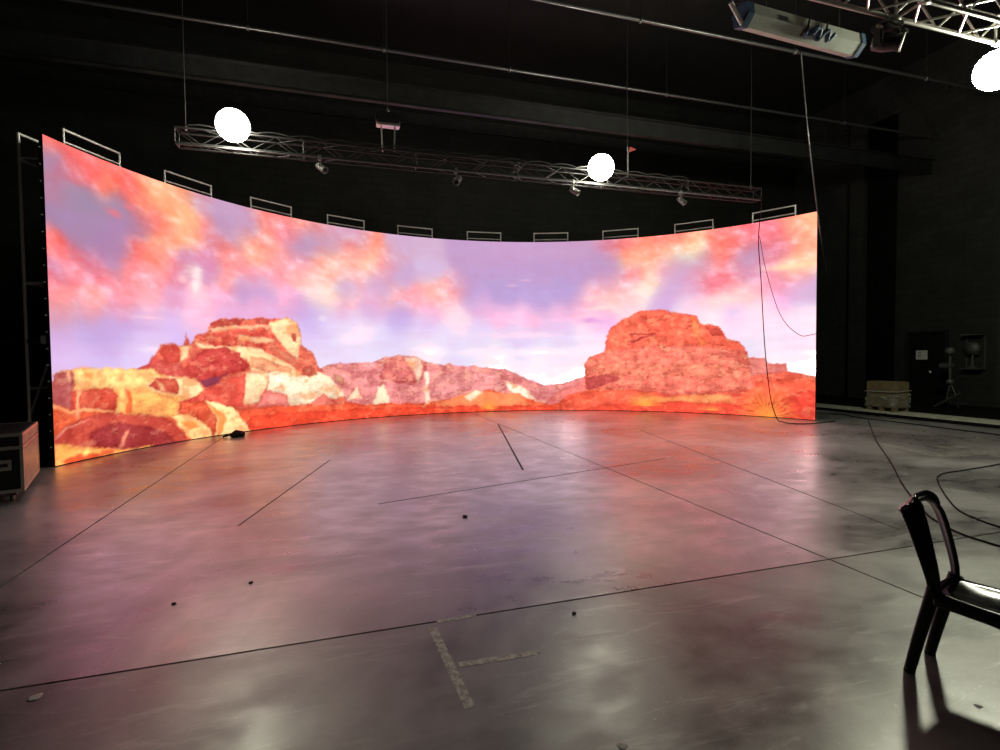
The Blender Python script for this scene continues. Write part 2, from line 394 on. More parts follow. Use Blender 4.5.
SKY = """45 140 250 128 112;80 158 250 122 108;120 172 255 126 106;150 185 255 152 112;165 192 255 195 140;185 195 250 178 132;200 200 218 162 182;225 207 206 166 202;
245 212 206 162 196;260 215 250 152 134;280 222 250 152 140;300 226 250 148 122;320 229 245 162 152;340 235 220 172 198;48 160 175 140 170;60 175 202 132 152;75 170 240 126 126;95 180 252 122 112;
105 188 255 142 106;130 190 250 122 106;50 190 186 136 162;70 195 170 140 170;90 200 165 140 170;115 205 172 140 170;145 205 255 152 116;155 190 255 212 150;170 208 255 172 122;185 218 255 202 142;
150 222 250 128 116;165 230 255 152 122;180 235 255 192 142;160 242 255 182 142;50 215 172 136 172;70 225 175 140 180;95 225 175 140 178;120 225 178 138 180;140 225 182 134 164;100 245 176 136 180;
120 245 178 135 178;80 240 176 136 172;48 238 250 126 112;60 248 250 122 112;75 255 236 130 138;135 250 250 132 122;150 255 255 152 126;95 262 226 130 150;110 258 186 136 176;55 270 226 132 152;
50 285 250 142 142;70 268 250 136 136;100 275 250 146 150;130 270 250 152 150;150 275 255 162 160;165 262 255 166 142;175 270 240 142 162;190 262 222 152 186;205 258 240 150 180;60 300 252 162 152;
95 300 255 178 166;125 300 250 168 172;150 300 252 182 186;60 312 250 162 156;90 312 252 166 166;120 310 246 162 186;150 315 250 192 216;175 300 240 172 206;190 320 250 202 230;60 325 196 166 216;
90 330 198 166 220;120 330 206 172 228;150 330 216 182 236;175 335 226 192 246;60 345 226 186 236;80 350 226 192 246;110 348 212 178 236;140 352 232 202 250;155 345 246 222 250;130 358 236 212 250;
70 362 236 202 246;100 362 226 196 246;190 225 255 192 136;195 240 255 182 142;205 230 250 152 142;215 240 226 146 166;225 225 196 156 196;235 235 200 156 192;245 225 200 156 196;225 250 252 150 134;
245 240 255 166 132;255 255 255 198 162;235 262 252 172 166;265 245 255 166 142;275 255 255 172 152;290 235 246 152 162;300 250 190 156 196;310 245 190 156 200;320 240 196 162 202;330 245 216 162 182;
285 262 250 162 166;300 262 252 156 156;320 258 255 172 146;330 262 255 198 166;210 270 222 152 192;225 280 255 182 176;250 275 250 166 176;270 280 250 178 192;300 275 255 192 182;310 282 255 218 206;
330 275 255 192 166;245 290 206 162 212;262 292 202 162 216;225 300 246 178 206;200 300 255 202 216;260 305 250 182 216;290 300 250 182 212;320 300 255 226 220;330 300 255 232 216;200 315 246 196 226;
230 312 240 182 226;265 312 236 182 230;300 310 216 168 222;320 312 202 168 226;310 325 202 178 240;325 320 240 220 250;305 335 236 208 250;325 340 218 194 246;320 355 250 236 255;340 350 236 218 250;
350 250 255 152 132;372 245 255 152 122;375 255 255 198 152;368 265 255 218 182;350 262 255 202 172;340 270 255 206 186;385 262 250 152 152;355 275 255 192 192;380 275 240 172 192;395 258 222 172 196;
360 240 222 168 192;400 245 216 178 212;430 250 218 182 212;460 250 202 162 206;480 250 202 162 206;400 275 206 172 216;430 270 220 188 226;345 288 206 172 220;380 288 206 172 216;330 298 255 236 206;
350 300 255 198 196;375 300 250 182 202;395 297 255 192 192;415 298 252 178 186;432 293 255 198 182;445 293 255 196 182;455 290 250 162 166;465 285 196 158 206;475 300 192 166 220;340 310 236 172 216;
370 312 216 168 222;400 315 206 168 226;430 312 246 192 226;455 312 252 216 230;460 325 250 226 242;350 325 232 208 250;365 330 250 232 252;400 325 206 182 240;425 330 226 192 240;345 340 250 236 255;
380 345 226 208 250;410 340 236 216 250;425 350 255 250 255;450 345 236 218 250;480 330 236 208 250;340 355 242 222 255;380 358 246 236 255;500 250 206 162 206;540 250 206 164 206;580 250 206 162 202;
610 245 228 142 158;500 270 198 160 208;540 270 198 160 208;580 270 198 158 206;500 295 192 162 216;540 298 196 166 220;570 295 192 162 216;480 308 250 188 226;500 318 250 192 226;530 320 250 192 226;
560 318 248 192 228;580 308 246 178 212;595 297 250 186 196;605 300 255 218 206;590 312 255 216 226;615 290 255 192 176;600 320 240 168 226;520 330 250 222 246;560 330 240 202 246;480 345 240 226 250;
520 343 226 198 246;560 345 236 216 250;590 335 250 236 255;500 360 255 255 255;540 360 255 250 255;570 355 242 232 255;575 370 255 255 255;600 260 196 156 200;610 270 196 156 200;610 285 220 152 192;
625 245 252 142 132;630 258 255 200 150;645 245 255 162 132;650 255 255 182 142;665 240 250 146 122;672 255 255 216 162;692 252 255 240 182;695 240 255 192 142;680 235 250 142 116;720 235 250 132 116;
740 235 252 132 126;720 248 253 142 116;735 250 250 136 126;650 270 255 218 176;648 285 255 236 206;635 275 250 152 162;625 285 250 182 182;620 298 255 226 216;640 295 255 240 226;630 305 250 216 230;
665 270 240 168 192;680 265 206 166 206;700 263 202 162 202;675 285 216 178 220;660 300 222 178 226;690 280 226 168 206;690 295 240 186 220;700 275 250 152 152;715 265 252 152 142;710 285 246 132 146;
725 280 246 142 152;745 262 202 152 182;750 258 196 152 192;750 275 230 152 186;735 270 250 146 142;755 290 255 202 202;720 298 255 222 216;740 295 255 216 206;700 303 250 212 226;735 310 240 206 246;
690 310 246 226 246;760 308 250 232 246;760 230 250 136 142;775 235 246 136 136;795 225 255 172 132;812 222 255 198 142;800 240 255 166 132;780 250 240 142 156;812 245 255 192 152;765 265 246 152 162;
790 267 255 216 166;805 264 255 232 186;780 280 240 152 166;800 280 246 166 186;770 285 250 166 192;800 295 230 186 226;812 290 216 182 222;780 300 246 182 226;770 315 255 226 246;800 315 250 232 250;
812 320 255 240 255;740 325 250 226 250;760 335 250 240 255;800 335 255 240 255;790 345 236 216 250;755 345 240 226 250;780 360 255 255 255;810 365 255 255 255;710 320 255 240 250"""
WISP = [(191, 270, 8, 6, (255, 232, 220)), (197, 278, 6, 11, (255, 246, 240)), (198, 272, 4, 6, (255, 250, 245)), (196, 287, 4, 6, (255, 250, 246)), (184, 279, 6, 4, (252, 215, 222)), (114, 214, 7, 3.5, (245, 125, 132)), (129, 208, 6, 3, (240, 125, 138)), (512, 286, 6, 1.3, (240, 190, 222)),
        (526, 281, 5, 1.2, (232, 182, 218)), (323, 319, 5, 3, (255, 245, 252)), (362, 333, 12, 8, (255, 240, 252)), (345, 338, 8, 5, (250, 236, 252)), (458, 318, 9, 8, (255, 228, 240)), (595, 298, 12, 2.2, (255, 208, 205)),
        (603, 308, 14, 2.6, (255, 228, 225)), (590, 317, 14, 2.4, (255, 218, 235)), (643, 290, 9, 3.5, (255, 240, 220)), (790, 266, 22, 3, (255, 228, 180)), (725, 300, 24, 3, (255, 232, 226)), (540, 352, 40, 4, (255, 250, 255)),
        (520, 335, 44, 3, (255, 230, 248)), (470, 352, 22, 4, (250, 240, 255)), (432, 352, 12, 5, (255, 252, 255)), (100, 340, 20, 4, (205, 172, 230)), (155, 350, 16, 3, (250, 232, 252)), (130, 327, 26, 3, (212, 172, 226)),
        (590, 320, 10, 3, (236, 160, 226)), (150, 318, 20, 2, (250, 205, 228))]
ROCK = [  # (outline in photo pixels, colour, strata)
 ([(46, 384), (120, 384), (250, 398), (262, 404), (262, 445), (46, 480)], (230, 98, 64), .4),
 ([(318, 368), (340, 363), (372, 362), (385, 357), (400, 355), (415, 356), (425, 362), (460, 366), (480, 367), (505, 369), (520, 376), (545, 386), (575, 380), (600, 370), (600, 415), (318, 418)], (236, 142, 140), .7),
 ([(385, 358), (414, 357), (428, 365), (422, 380), (400, 384), (380, 378)], (226, 116, 112), .8),
 ([(404, 357), (418, 357), (424, 366), (418, 384), (414, 374)], (250, 206, 180), .4),
 ([(436, 376), (470, 372), (500, 374), (512, 384), (500, 392), (460, 392), (430, 398)], (238, 150, 148), .6),
 ([(505, 382), (522, 386), (538, 402), (545, 406), (530, 404), (512, 392)], (255, 232, 205), .2),
 ([(545, 403), (556, 392), (574, 386), (586, 378), (600, 372), (600, 410), (545, 410)], (240, 128, 122), .5),
 ([(560, 400), (575, 393), (600, 388), (600, 411), (560, 411)], (248, 98, 72), .3),
 ([(240, 402), (262, 397), (300, 399), (330, 401), (362, 404), (400, 404), (436, 402), (465, 396), (490, 390), (520, 396), (545, 404), (600, 402), (600, 420), (240, 440)], (246, 96, 62), .5),
 ([(440, 402), (478, 391), (520, 394), (532, 405), (500, 407), (440, 408)], (250, 140, 92), .2),
 ([(250, 416), (330, 410), (400, 407), (480, 406), (560, 406), (560, 413), (400, 420), (250, 436)], (240, 78, 52), .4),
 # butte on the left
 ([(128, 376), (150, 362), (158, 352), (163, 345), (170, 343), (180, 345), (184, 344), (186, 334), (189, 344), (196, 335), (207, 332), (209, 324), (220, 319), (240, 318), (262, 319), (285, 318), (296, 322), (300, 330), (301, 345), (312, 352), (318, 365), (324, 376), (345, 395), (345, 404), (240, 410), (150, 395)], (238, 112, 88), .6),
 ([(209, 330), (240, 326), (272, 327), (280, 340), (262, 348), (215, 346), (203, 342)], (236, 96, 78), .8),
 ([(209, 325), (220, 319), (243, 319), (240, 325), (213, 331)], (200, 78, 66), .5), ([(254, 320), (268, 319), (270, 324), (256, 325)], (206, 82, 70), .3),
 ([(210, 329), (240, 325), (272, 325), (274, 328), (240, 329), (212, 333)], (252, 190, 148), .2),
 ([(238, 335), (262, 337), (276, 341), (268, 344), (240, 341)], (252, 200, 152), .3),
 ([(268, 323), (285, 318), (296, 322), (300, 332), (301, 346), (298, 360), (288, 352), (279, 341), (271, 331)], (255, 224, 170), .3),
 ([(292, 333), (296, 334), (297, 343), (293, 342)], (196, 82, 66), 0),
 ([(272, 346), (284, 352), (298, 361), (296, 366), (282, 358)], (232, 128, 100), .3),
 ([(195, 342), (216, 347), (243, 347), (262, 350), (282, 360), (300, 372), (297, 378), (270, 366), (245, 360), (224, 352), (200, 348)], (255, 234, 178), .2),
 ([(243, 351), (265, 353), (286, 363), (303, 377), (296, 381), (270, 373), (250, 372), (246, 362)], (252, 216, 160), .3),
 ([(250, 356), (262, 358), (290, 368), (290, 374), (262, 371), (250, 368)], (240, 160, 118), .6),
 ([(183, 372), (190, 358), (205, 350), (225, 348), (240, 353), (246, 366), (244, 371), (228, 374), (220, 380), (200, 382), (190, 378)], (218, 76, 70), .9),
 ([(200, 381), (222, 377), (228, 373), (216, 385), (205, 388)], (150, 62, 82), 0),
 ([(203, 392), (222, 380), (246, 374), (248, 378), (244, 406), (205, 406)], (240, 92, 76), .4),
 ([(246, 373), (268, 373), (266, 387), (258, 404), (244, 404)], (255, 226, 178), .3),
 ([(258, 404), (266, 391), (286, 394), (290, 406), (258, 407)], (240, 134, 124), .4),
 ([(268, 372), (300, 377), (318, 371), (330, 378), (346, 396), (322, 401), (300, 405), (289, 407), (288, 394), (267, 390)], (252, 236, 200), .3),
 ([(308, 404), (322, 394), (336, 404)], (242, 128, 112), .3), ([(302, 367), (312, 366), (317, 374), (310, 377), (303, 374)], (204, 96, 78), .5),
 ([(332, 372), (345, 378), (342, 386), (334, 382)], (214, 140, 118), .4),
 ([(373, 404), (378, 388), (384, 384), (390, 400), (391, 404)], (252, 232, 196), .2), ([(346, 400), (356, 386), (362, 398)], (250, 220, 184), .2), ([(424, 372), (428, 372), (430, 404), (425, 404)], (250, 222, 200), .2),
 ([(464, 397), (476, 390), (482, 392), (470, 402)], (252, 226, 190), .2),
 ([(160, 352), (165, 345), (177, 345), (183, 355), (180, 363), (165, 362)], (224, 82, 68), .5), ([(179, 345), (191, 345), (187, 358), (181, 363), (183, 354)], (255, 226, 170), .1),
 ([(130, 374), (155, 356), (165, 362), (182, 365), (186, 374), (200, 384), (170, 380)], (226, 88, 80), .5),
 # slabs in front of the butte
 ([(52, 374), (62, 371), (70, 370), (76, 368), (110, 369), (150, 369), (165, 374), (170, 377), (185, 377), (200, 384), (203, 390), (195, 397), (182, 402), (178, 418), (150, 418), (116, 414), (52, 414)], (250, 186, 112), .4),
 ([(52, 374), (68, 371), (73, 371), (75, 386), (71, 412), (52, 412)], (192, 92, 90), .5), ([(66, 372), (70, 371), (71, 382), (69, 383)], (240, 170, 130), 0),
 ([(77, 389), (100, 388), (113, 387), (118, 396), (116, 413), (98, 409), (78, 411), (70, 411), (72, 392)], (224, 82, 62), .5),
 ([(75, 370), (100, 369), (150, 369), (167, 376), (150, 386), (118, 389), (100, 388), (78, 388)], (255, 226, 142), .25), ([(82, 373), (94, 372), (92, 377), (84, 379)], (248, 168, 92), 0),
 ([(118, 392), (150, 389), (181, 402), (178, 417), (150, 416), (116, 412)], (250, 176, 98), .5), ([(126, 390), (131, 390), (134, 412), (127, 412)], (238, 110, 62), .2), ([(120, 391), (125, 390), (122, 411), (117, 411)], (255, 214, 130), .2),
 ([(148, 385), (156, 377), (170, 376), (185, 377), (200, 384), (203, 390), (190, 397), (170, 394), (152, 391)], (255, 240, 180), .15),
 ([(150, 386), (157, 378), (175, 378), (180, 388), (176, 395), (160, 391)], (224, 92, 72), .5), ([(156, 380), (162, 384), (166, 391), (160, 390)], (250, 190, 140), .1),
 ([(178, 412), (183, 401), (203, 391), (214, 404), (208, 412), (190, 414)], (220, 72, 62), .5),
 ([(180, 402), (205, 401), (217, 415), (215, 436), (207, 428), (196, 417), (182, 415)], (226, 88, 58), .5),
 ([(205, 401), (232, 407), (245, 421), (253, 432), (230, 437), (214, 438), (218, 420)], (255, 236, 166), .15), ([(208, 404), (216, 408), (226, 418), (222, 432), (216, 437), (219, 420)], (250, 158, 84), .2),
 ([(172, 418), (182, 414), (196, 417), (208, 428), (215, 438), (200, 444), (186, 446), (186, 432)], (255, 226, 150), .15), ([(181, 422), (192, 421), (200, 427), (190, 429)], (248, 150, 76), .1), ([(186, 436), (196, 440), (190, 445), (184, 445)], (240, 104, 62), .2),
 ([(52, 405), (78, 411), (98, 410), (116, 413), (116, 425), (60, 436), (52, 440)], (232, 92, 58), .5),
 ([(53, 405), (70, 410), (98, 408), (118, 413), (118, 416), (98, 411), (70, 413), (53, 408)], (255, 190, 132), .1), ([(78, 389), (82, 389), (80, 410), (77, 424), (76, 410)], (250, 176, 126), .1),
 ([(53, 444), (60, 429), (75, 421), (100, 413), (140, 413), (165, 418), (180, 428), (188, 440), (170, 448), (140, 454), (120, 455), (54, 450)], (206, 76, 62), .6),
 ([(88, 436), (110, 424), (140, 424), (168, 432), (176, 443), (150, 449), (120, 450), (95, 446)], (172, 58, 58), .6),
 ([(54, 436), (66, 426), (88, 420), (86, 422), (68, 429), (56, 440)], (240, 140, 118), .1), ([(126, 432), (130, 430), (124, 444), (118, 448), (120, 443)], (236, 140, 110), .1),
 ([(54, 445), (90, 447), (120, 449), (152, 446), (150, 456), (57, 474)], (255, 186, 96), .3), ([(62, 462), (74, 456), (88, 452), (104, 454), (90, 461), (66, 468)], (238, 92, 50), .2), ([(82, 452), (86, 449), (90, 453), (84, 457)], (255, 236, 130), 0), ([(100, 450), (116, 450), (112, 454), (98, 456)], (244, 110, 62), .2),
 # butte on the right
 ([(560, 403), (585, 392), (586, 378), (585, 362), (590, 357), (604, 352), (607, 335), (615, 325), (625, 318), (640, 311), (660, 309), (680, 313), (695, 315), (702, 324), (718, 326), (726, 338), (740, 341), (746, 350), (749, 358), (765, 358), (768, 364), (785, 365), (787, 371), (800, 374), (822, 377), (822, 425), (560, 415)], (246, 108, 84), .8),
 ([(749, 358), (765, 358), (768, 364), (785, 365), (787, 372), (750, 376)], (240, 136, 126), .4),
 ([(604, 352), (640, 346), (690, 345), (744, 350), (750, 362), (752, 388), (700, 396), (640, 392), (588, 388), (585, 362), (590, 357)], (244, 124, 104), .85),
 ([(590, 366), (620, 362), (660, 366), (720, 364), (748, 372), (740, 378), (680, 376), (640, 374), (600, 376)], (246, 134, 108), .8),
 ([(586, 378), (606, 374), (622, 378), (600, 386), (587, 390)], (206, 84, 80), .6),
 ([(690, 315), (702, 324), (700, 335), (712, 345), (700, 345), (692, 330)], (250, 128, 84), .5), ([(706, 326), (720, 329), (724, 338), (712, 336)], (214, 80, 66), .4),
 ([(630, 333), (655, 333.3), (656, 334.6), (631, 334.4)], (176, 56, 56), 0), ([(630, 342), (640, 337), (654, 335), (642, 339), (632, 344)], (182, 60, 58), 0),
 ([(560, 402), (590, 391), (625, 389), (660, 393), (700, 398), (740, 394), (760, 382), (790, 378), (822, 380), (822, 425), (560, 415)], (250, 104, 76), .5),
 ([(640, 396), (690, 396), (730, 394), (735, 402), (690, 404), (636, 402)], (248, 146, 92), .5),
 ([(600, 405), (680, 402), (740, 404), (822, 400), (822, 425), (560, 416)], (244, 84, 62), .4),
 ([(744, 412), (770, 403), (795, 395), (806, 390), (822, 392), (822, 425), (744, 420)], (238, 76, 60), .5)]

HOT, HOT_RED = 6.0, .65
NXV, NYV = 23, 46                                   # light points across and up one panel
def paint():
    nu, nv = NC*NXV+1, NR*NYV+1
    u, v = np.meshgrid(np.linspace(0, WU, nu), np.linspace(0, NR*PH, nv), indexing='ij'); u = u.ravel(); v = v.ravel()
    T = np.array([[float(a) for a in r.split()] for r in SKY.replace('\n', '').split(';') if r.strip()])
    q, ppm = uv_np(T[:, :2]); col = np.zeros((len(u), 3)); ws = np.full(len(u), 1e-9)
    wu = u+.09*fbm(u*2.2, v*3.0, 4)+.05*fbm(u*7+5, v*9+3, 3); wv = v+.08*fbm(u*2.1+9, v*3.2+4, 4)+.05*fbm(u*7+1, v*9+8, 3)
    for (a, b), k, c in zip(q, ppm, T[:, 2:]):
        s = (8.0 if b > 2.35 else 12.5)/k; d = ((wu-a)**2+(wv-b)**2)/(2*s*s); m = d < 30
        e = np.exp(-d[m]); col[m] += e[:, None]*c; ws[m] += e
    col /= ws[:, None]
    warm = np.clip((col[:, 0]-col[:, 2]-5)/90, 0, 1); pale = np.clip((col.min(1)-150)/80, 0, 1)
    cl = fbm(wu*2.6+3+wv*.8, wv*4.6, 5, .6); st = fbm(wu*1.1+7-wv*.6, wv*7.5+2, 4, .6)
    b2 = fbm(wu*4.2+1.4*wv, wv*5.5+6, 4, .55)
    n_ = cl*.65+b2*.75; n_ = np.where(n_ > 0, n_*1.25, n_*.7)
    col += (n_*(88*warm+9)+st*(12*warm+14*pale+4))[:, None]*np.array([.2, .95, 1.1])
    col[:, 2] += 9*warm
    for x, y, sx, sy, c in WISP:
        (a, b), k = uv_np([(x, y)])[0][0], uv_np([(x, y)])[1][0]
        d = ((wu-a)*k/sx)**2+((wv-b)*k/sy)**2
        f = .82*np.exp(-d*1.0)*np.clip(.85+1.3*st+.8*cl, 0, 1); col = col*(1-f[:, None])+np.array(c)*f[:, None]
    ju = u+.17*fbm(u*4+2, v*4.5+6, 5, .68); jv = v+.15*fbm(u*4+12, v*4.5+1, 5, .68)
    grain = fbm(u*7, v*7, 4, .65); strat = fbm(u*1.1+.8*v, v*9+2, 4, .65); vert = fbm(u*9, v*2.0+3, 3, .6)
    crk = np.clip(1-np.abs(fbm(u*2.6+4+.6*strat, v*4.2+8, 4, .6))/.016, 0, 1)+.8*np.clip(1-np.abs(fbm(u*1.2+14, v*7+1, 4, .6))/.014, 0, 1)
    lum = np.clip(fbm(u*3.1+31, v*4.4+5, 4, .6)*4, -1, 1); sun = np.clip(fbm(u*5.5+2, v*8.5+15, 5, .7)*7-.3, 0, 1)
    for pts, c, stv in ROCK:
        P = uv_np(pts)[0]
        lo, hi = P.min(0)-.08, P.max(0)+.08
        m = np.where((u > lo[0]) & (u < hi[0]) & (v > lo[1]) & (v < hi[1]))[0]
        x, y = ju[m], jv[m]; ins = np.zeros(len(m), bool); ed = np.full(len(m), 9.0)
        for i in range(len(P)):
            (x0, y0), (x1, y1) = P[i-1], P[i]
            if abs(y1-y0) > 1e-9: ins ^= ((y0 > y) != (y1 > y)) & (x < (x1-x0)*(y-y0)/(y1-y0)+x0)
            dx, dy = x1-x0, y1-y0; t = np.clip(((x-x0)*dx+(y-y0)*dy)/(dx*dx+dy*dy+1e-12), 0, 1)
            ed = np.minimum(ed, np.hypot(x-x0-t*dx, y-y0-t*dy))
        a = np.clip(.5+np.where(ins, ed, -ed)/.045, 0, 1)[:, None]
        base = np.array(c, float)
        k_ = .35+.65*min(1, stv*1.4)
        sh = 1.05+k_*(.46*grain[m]+.16*lum[m])+stv*(.30*strat[m]+.24*vert[m])-.30*min(1, stv*1.6)*np.minimum(crk[m], 1)
        sh = sh+.16*np.clip((y-P[:, 1].mean())/(np.ptp(P[:, 1])+.05), -.6, .6)
        sh = sh-min(1, stv*2)*.20*np.exp(-(ed/.045)**2)
        cc = base*np.stack([.5+.5*sh, sh, sh], 1); f = (sun[m]*.62*min(1, stv*1.3+.15))[:, None]
        cc = cc*(1-f)+np.minimum(255, base*.55+np.array([135., 112., 82.]))*f
        if base[1] > 165:
            f = np.clip(-lum[m]*.7+grain[m]*2.4-.08, 0, .62)[:, None]; cc = cc*(1-f)+np.array([246., 150., 92.])*f
        col[m] = col[m]*(1-a)+cc*a
    for x, y, rx, ry, c in ((645, 397, 17, 12, (252, 176, 78)), (489, 401, 10, 10, (250, 176, 70)), (767, 408, 27, 26, (250, 160, 70)), (712, 402, 12, 5, (250, 160, 90))):   # dry grass tufts
        (a, b), k = uv_np([(x, y+8)])[0][0], uv_np([(x, y)])[1][0]
        du, dv = (u-a)*k/rx, (v-b)*k/ry; r = np.hypot(du, dv); an = np.arctan2(dv, du)
        blade = .5+.5*np.sin(an*26+5*fbm(u*7, v*7, 2)); f = np.clip(1.15-r, 0, 1)**.8*np.clip(.25+blade, 0, 1)*(dv > -.05)*.95
        col = col*(1-f[:, None])+np.array(c)*f[:, None]
        f = np.clip(.55-r, 0, 1)*.9*(dv > -.05); col = col*(1-f[:, None])+np.array((255, 198, 80))*f[:, None]
    c = np.clip(col, 4, 255)/255.0
    c = np.where(c <= .04045, c/12.92, ((c+.055)/1.055)**2.4)
    mn = c.min(1); hot = np.clip((mn-.92)/.08, 0, 1); hot = hot*hot*(3-2*hot)     # what the camera clipped was brighter still
    red = np.clip((c[:, 0]-.90)/.10, 0, 1)
    c = c*(1+HOT*hot)[:, None]; c[:, 0] *= 1+HOT_RED*red
    return c.reshape(nu, nv, 3)
PIX = paint()
m = bpy.data.materials.new('led_picture'); m.use_nodes = True; nt = m.node_tree; nt.nodes.remove(nt.nodes['Principled BSDF'])
at = nt.nodes.new('ShaderNodeAttribute'); at.attribute_name = 'picture'
em = nt.nodes.new('ShaderNodeEmission'); em.inputs[1].default_value = SCREEN_GAIN
nt.links.new(at.outputs['Color'], em.inputs[0]); nt.links.new(em.outputs[0], nt.nodes['Material Output'].inputs[0])
M_LED = m

wall = thing('led_wall', 'tall curved video wall showing red desert buttes under a pink sunset sky', 'video wall', arc((TH0+TH1)/2, R0, 0))
qi, qj = np.meshgrid(np.arange(NXV), np.arange(NYV), indexing='ij')
ii = (qi*(NYV+1)+qj).ravel(); FQ = np.stack([ii, ii+NYV+1, ii+NYV+2, ii+1], 1)
for c in range(NC):
    A, B = arc(TH0+c*DTH, R0, 0), arc(TH0+(c+1)*DTH, R0, 0)
    tx = (B-A); L = tx.length; tx.normalize(); nrm = Vector((tx.y, -tx.x, 0))          # towards the stage
    for r in range(NR):
        g = .0001
        gu = np.linspace(g, L-g, NXV+1); gv = np.linspace(g, PH-g, NYV+1); gx, gz = np.meshgrid(gu, gv, indexing='ij')
        gx = gx.ravel(); gz = gz.ravel()
        vs = np.stack([gx, np.zeros_like(gx), gz], 1); nf = len(vs)
        bk = [(g, 0), (L-g, 0)]
        dep = .075; sh = .006
        rim = [(g, 0, g), (L-g, 0, g), (L-g, 0, PH-g), (g, 0, PH-g), (g+sh, dep, g), (L-g-sh, dep, g), (L-g-sh, dep, PH-g), (g+sh, dep, PH-g)]
        vs = np.concatenate([vs, np.array(rim)])
        fs = [tuple(int(t) for t in q) for q in FQ]
        k = nf; cabf = [(k, k+4, k+5, k+1), (k+1, k+5, k+6, k+2), (k+2, k+6, k+7, k+3), (k+3, k+7, k+4, k), (k+4, k+7, k+6, k+5)]
        me = bpy.data.meshes.new('led_panel'); me.from_pydata(vs.tolist(), [], fs+cabf)
        me.materials.append(M_LED); me.materials.append(M_CAB)
        me.polygons.foreach_set('material_index', [0]*len(fs)+[1]*5)
        ca = me.color_attributes.new('picture', 'FLOAT_COLOR', 'POINT')
        pc = PIX[c*NXV:(c+1)*NXV+1, r*NYV:(r+1)*NYV+1].reshape(-1, 3)*(1+random.uniform(-.012, .012))
        dat = np.ones((len(vs), 4), np.float32); dat[:nf, :3] = pc; dat[nf:, :3] = .02
        ca.data.foreach_set('color', dat.ravel())
        mw = Matrix(((tx.x, -nrm.x, 0, A.x), (tx.y, -nrm.y, 0, A.y), (0, 0, 1, ZB+r*PH), (0, 0, 0, 1)))
        link('led_panel', me, mw, wall)
# white lock pins on the free edge of the wall
ed = dirs(TH0); e0 = arc(TH0, R0+.045, 0); tg = (arc(TH0, R0, 0)-arc(TH0+DTH, R0, 0)).normalized()
for k in range(19):
    z = .3+k*.25
    rod('lock_pin', e0+Vector((0, 0, z)), e0+tg*.025+Vector((0, 0, z)), .010, M_OFFW, wall, seg=8)
# base plates under the wall columns
for c in range(0, NC+1, 2):
    p = arc(TH0+min(max(c, .3), NC-.3)*DTH, R0+.04, .0075); box('base_plate', p, (.06, .06, .015), M_STEEL, wall)

# support frames behind the wall
FB = .15
LT = [-83.6, -70.4, -57.0, -43.4, -29.75, -15.5, -1.55, 12.62, 26.68, 40.6]
PLACE = ['nearest the black flight case', 'second from the flight case end', 'behind the left butte picture', 'just right of the left butte picture', 'below the chain hoist', 'behind the lavender sky patch',
         'left of the middle floodlight', 'just right of the bright lamp', 'above the right butte picture', 'beside the hanging black cable']
for a, pl in zip(LT, PLACE):
    t0 = math.radians(a); t1 = t0+1.0/(R0+FB); pa, pb = arc(t0, R0+FB, 0), arc(t1, R0+FB, 0)
    th = thing('support_frame', 'silver tube support frame behind the video wall, '+pl.replace(', ', ' '), 'frame', (pa+pb)/2, 0, 'tube frames behind the video wall')
    zt = 5.28
    for p in (pa, pb):
        rod('upright', p, p+Vector((0, 0, zt+.016)), .018, M_FRAME, th)
        box('foot_plate', p+Vector((0, 0, .006)), (.14, .14, .012), M_STEEL, th)
    rod('top_bar', pa+Vector((0, 0, zt)), pb+Vector((0, 0, zt)), .018, M_FRAME, th)
    for z in (5.09, 3.1, 1.1): rod('rung', pa+Vector((0, 0, z)), pb+Vector((0, 0, z)), .015, M_FRAME, th)
    rb = arc((t0+t1)/2, R0+1.3, 0)
    for p in (pa, pb):
        q = p+(rb-(pa+pb)/2)
        if q.y < YB-.2: rod('brace', p+Vector((0, 0, 2.6)), q+Vector((0, 0, .02)), .018, M_FRAME, th)
# outrigger ladder at the free end
b = .40; t0 = math.radians(-87.0); t1 = t0+1.0/(R0+b); pa, pb = arc(t0, R0+b, 0), arc(t1, R0+b, 0)
th = thing('ladder_frame', 'tall grey ladder frame standing behind the left free edge of the video wall', 'frame', (pa+pb)/2)
for p in (pa, pb):
    rod('upright', p, p+Vector((0, 0, 5.03)), .022, M_FRAME, th); box('foot_plate', p+Vector((0, 0, .006)), (.16, .16, .012), M_STEEL, th)
for z in (5.02, 4.63, 2.79, 1.2): rod('rung', pa+Vector((0, 0, z)), pb+Vector((0, 0, z)), .02, M_FRAME, th)
for z in (4.66, 2.8): rod('wall_tie', pa+Vector((0, 0, z)), arc(TH0+.01, R0+.08, z), .016, M_FRAME, th)
# horizontal brace reaching out from the wall edge
p0 = arc(TH0+.006, R0+.13, 0); d = ray(43, 341)
pz = 1.6+(d.z/math.hypot(d.x, d.y))*math.hypot(p0.x, p0.y)
pe = p0+Vector((-1.9*CA, .5, 0)); 
bt = th
rod('brace_pipe', p0+Vector((0, 0, pz)), pe+Vector((0, 0, pz)), .024, M_STEEL, bt)
rod('brace_post', pe+Vector((0, 0, 0)), pe+Vector((0, 0, pz+.1)), .024, M_STEEL, bt)
box('clamp', p0+Vector((0, 0, pz+.02)), (.08, .1, .13), M_OFFW, bt, bevel=.01)

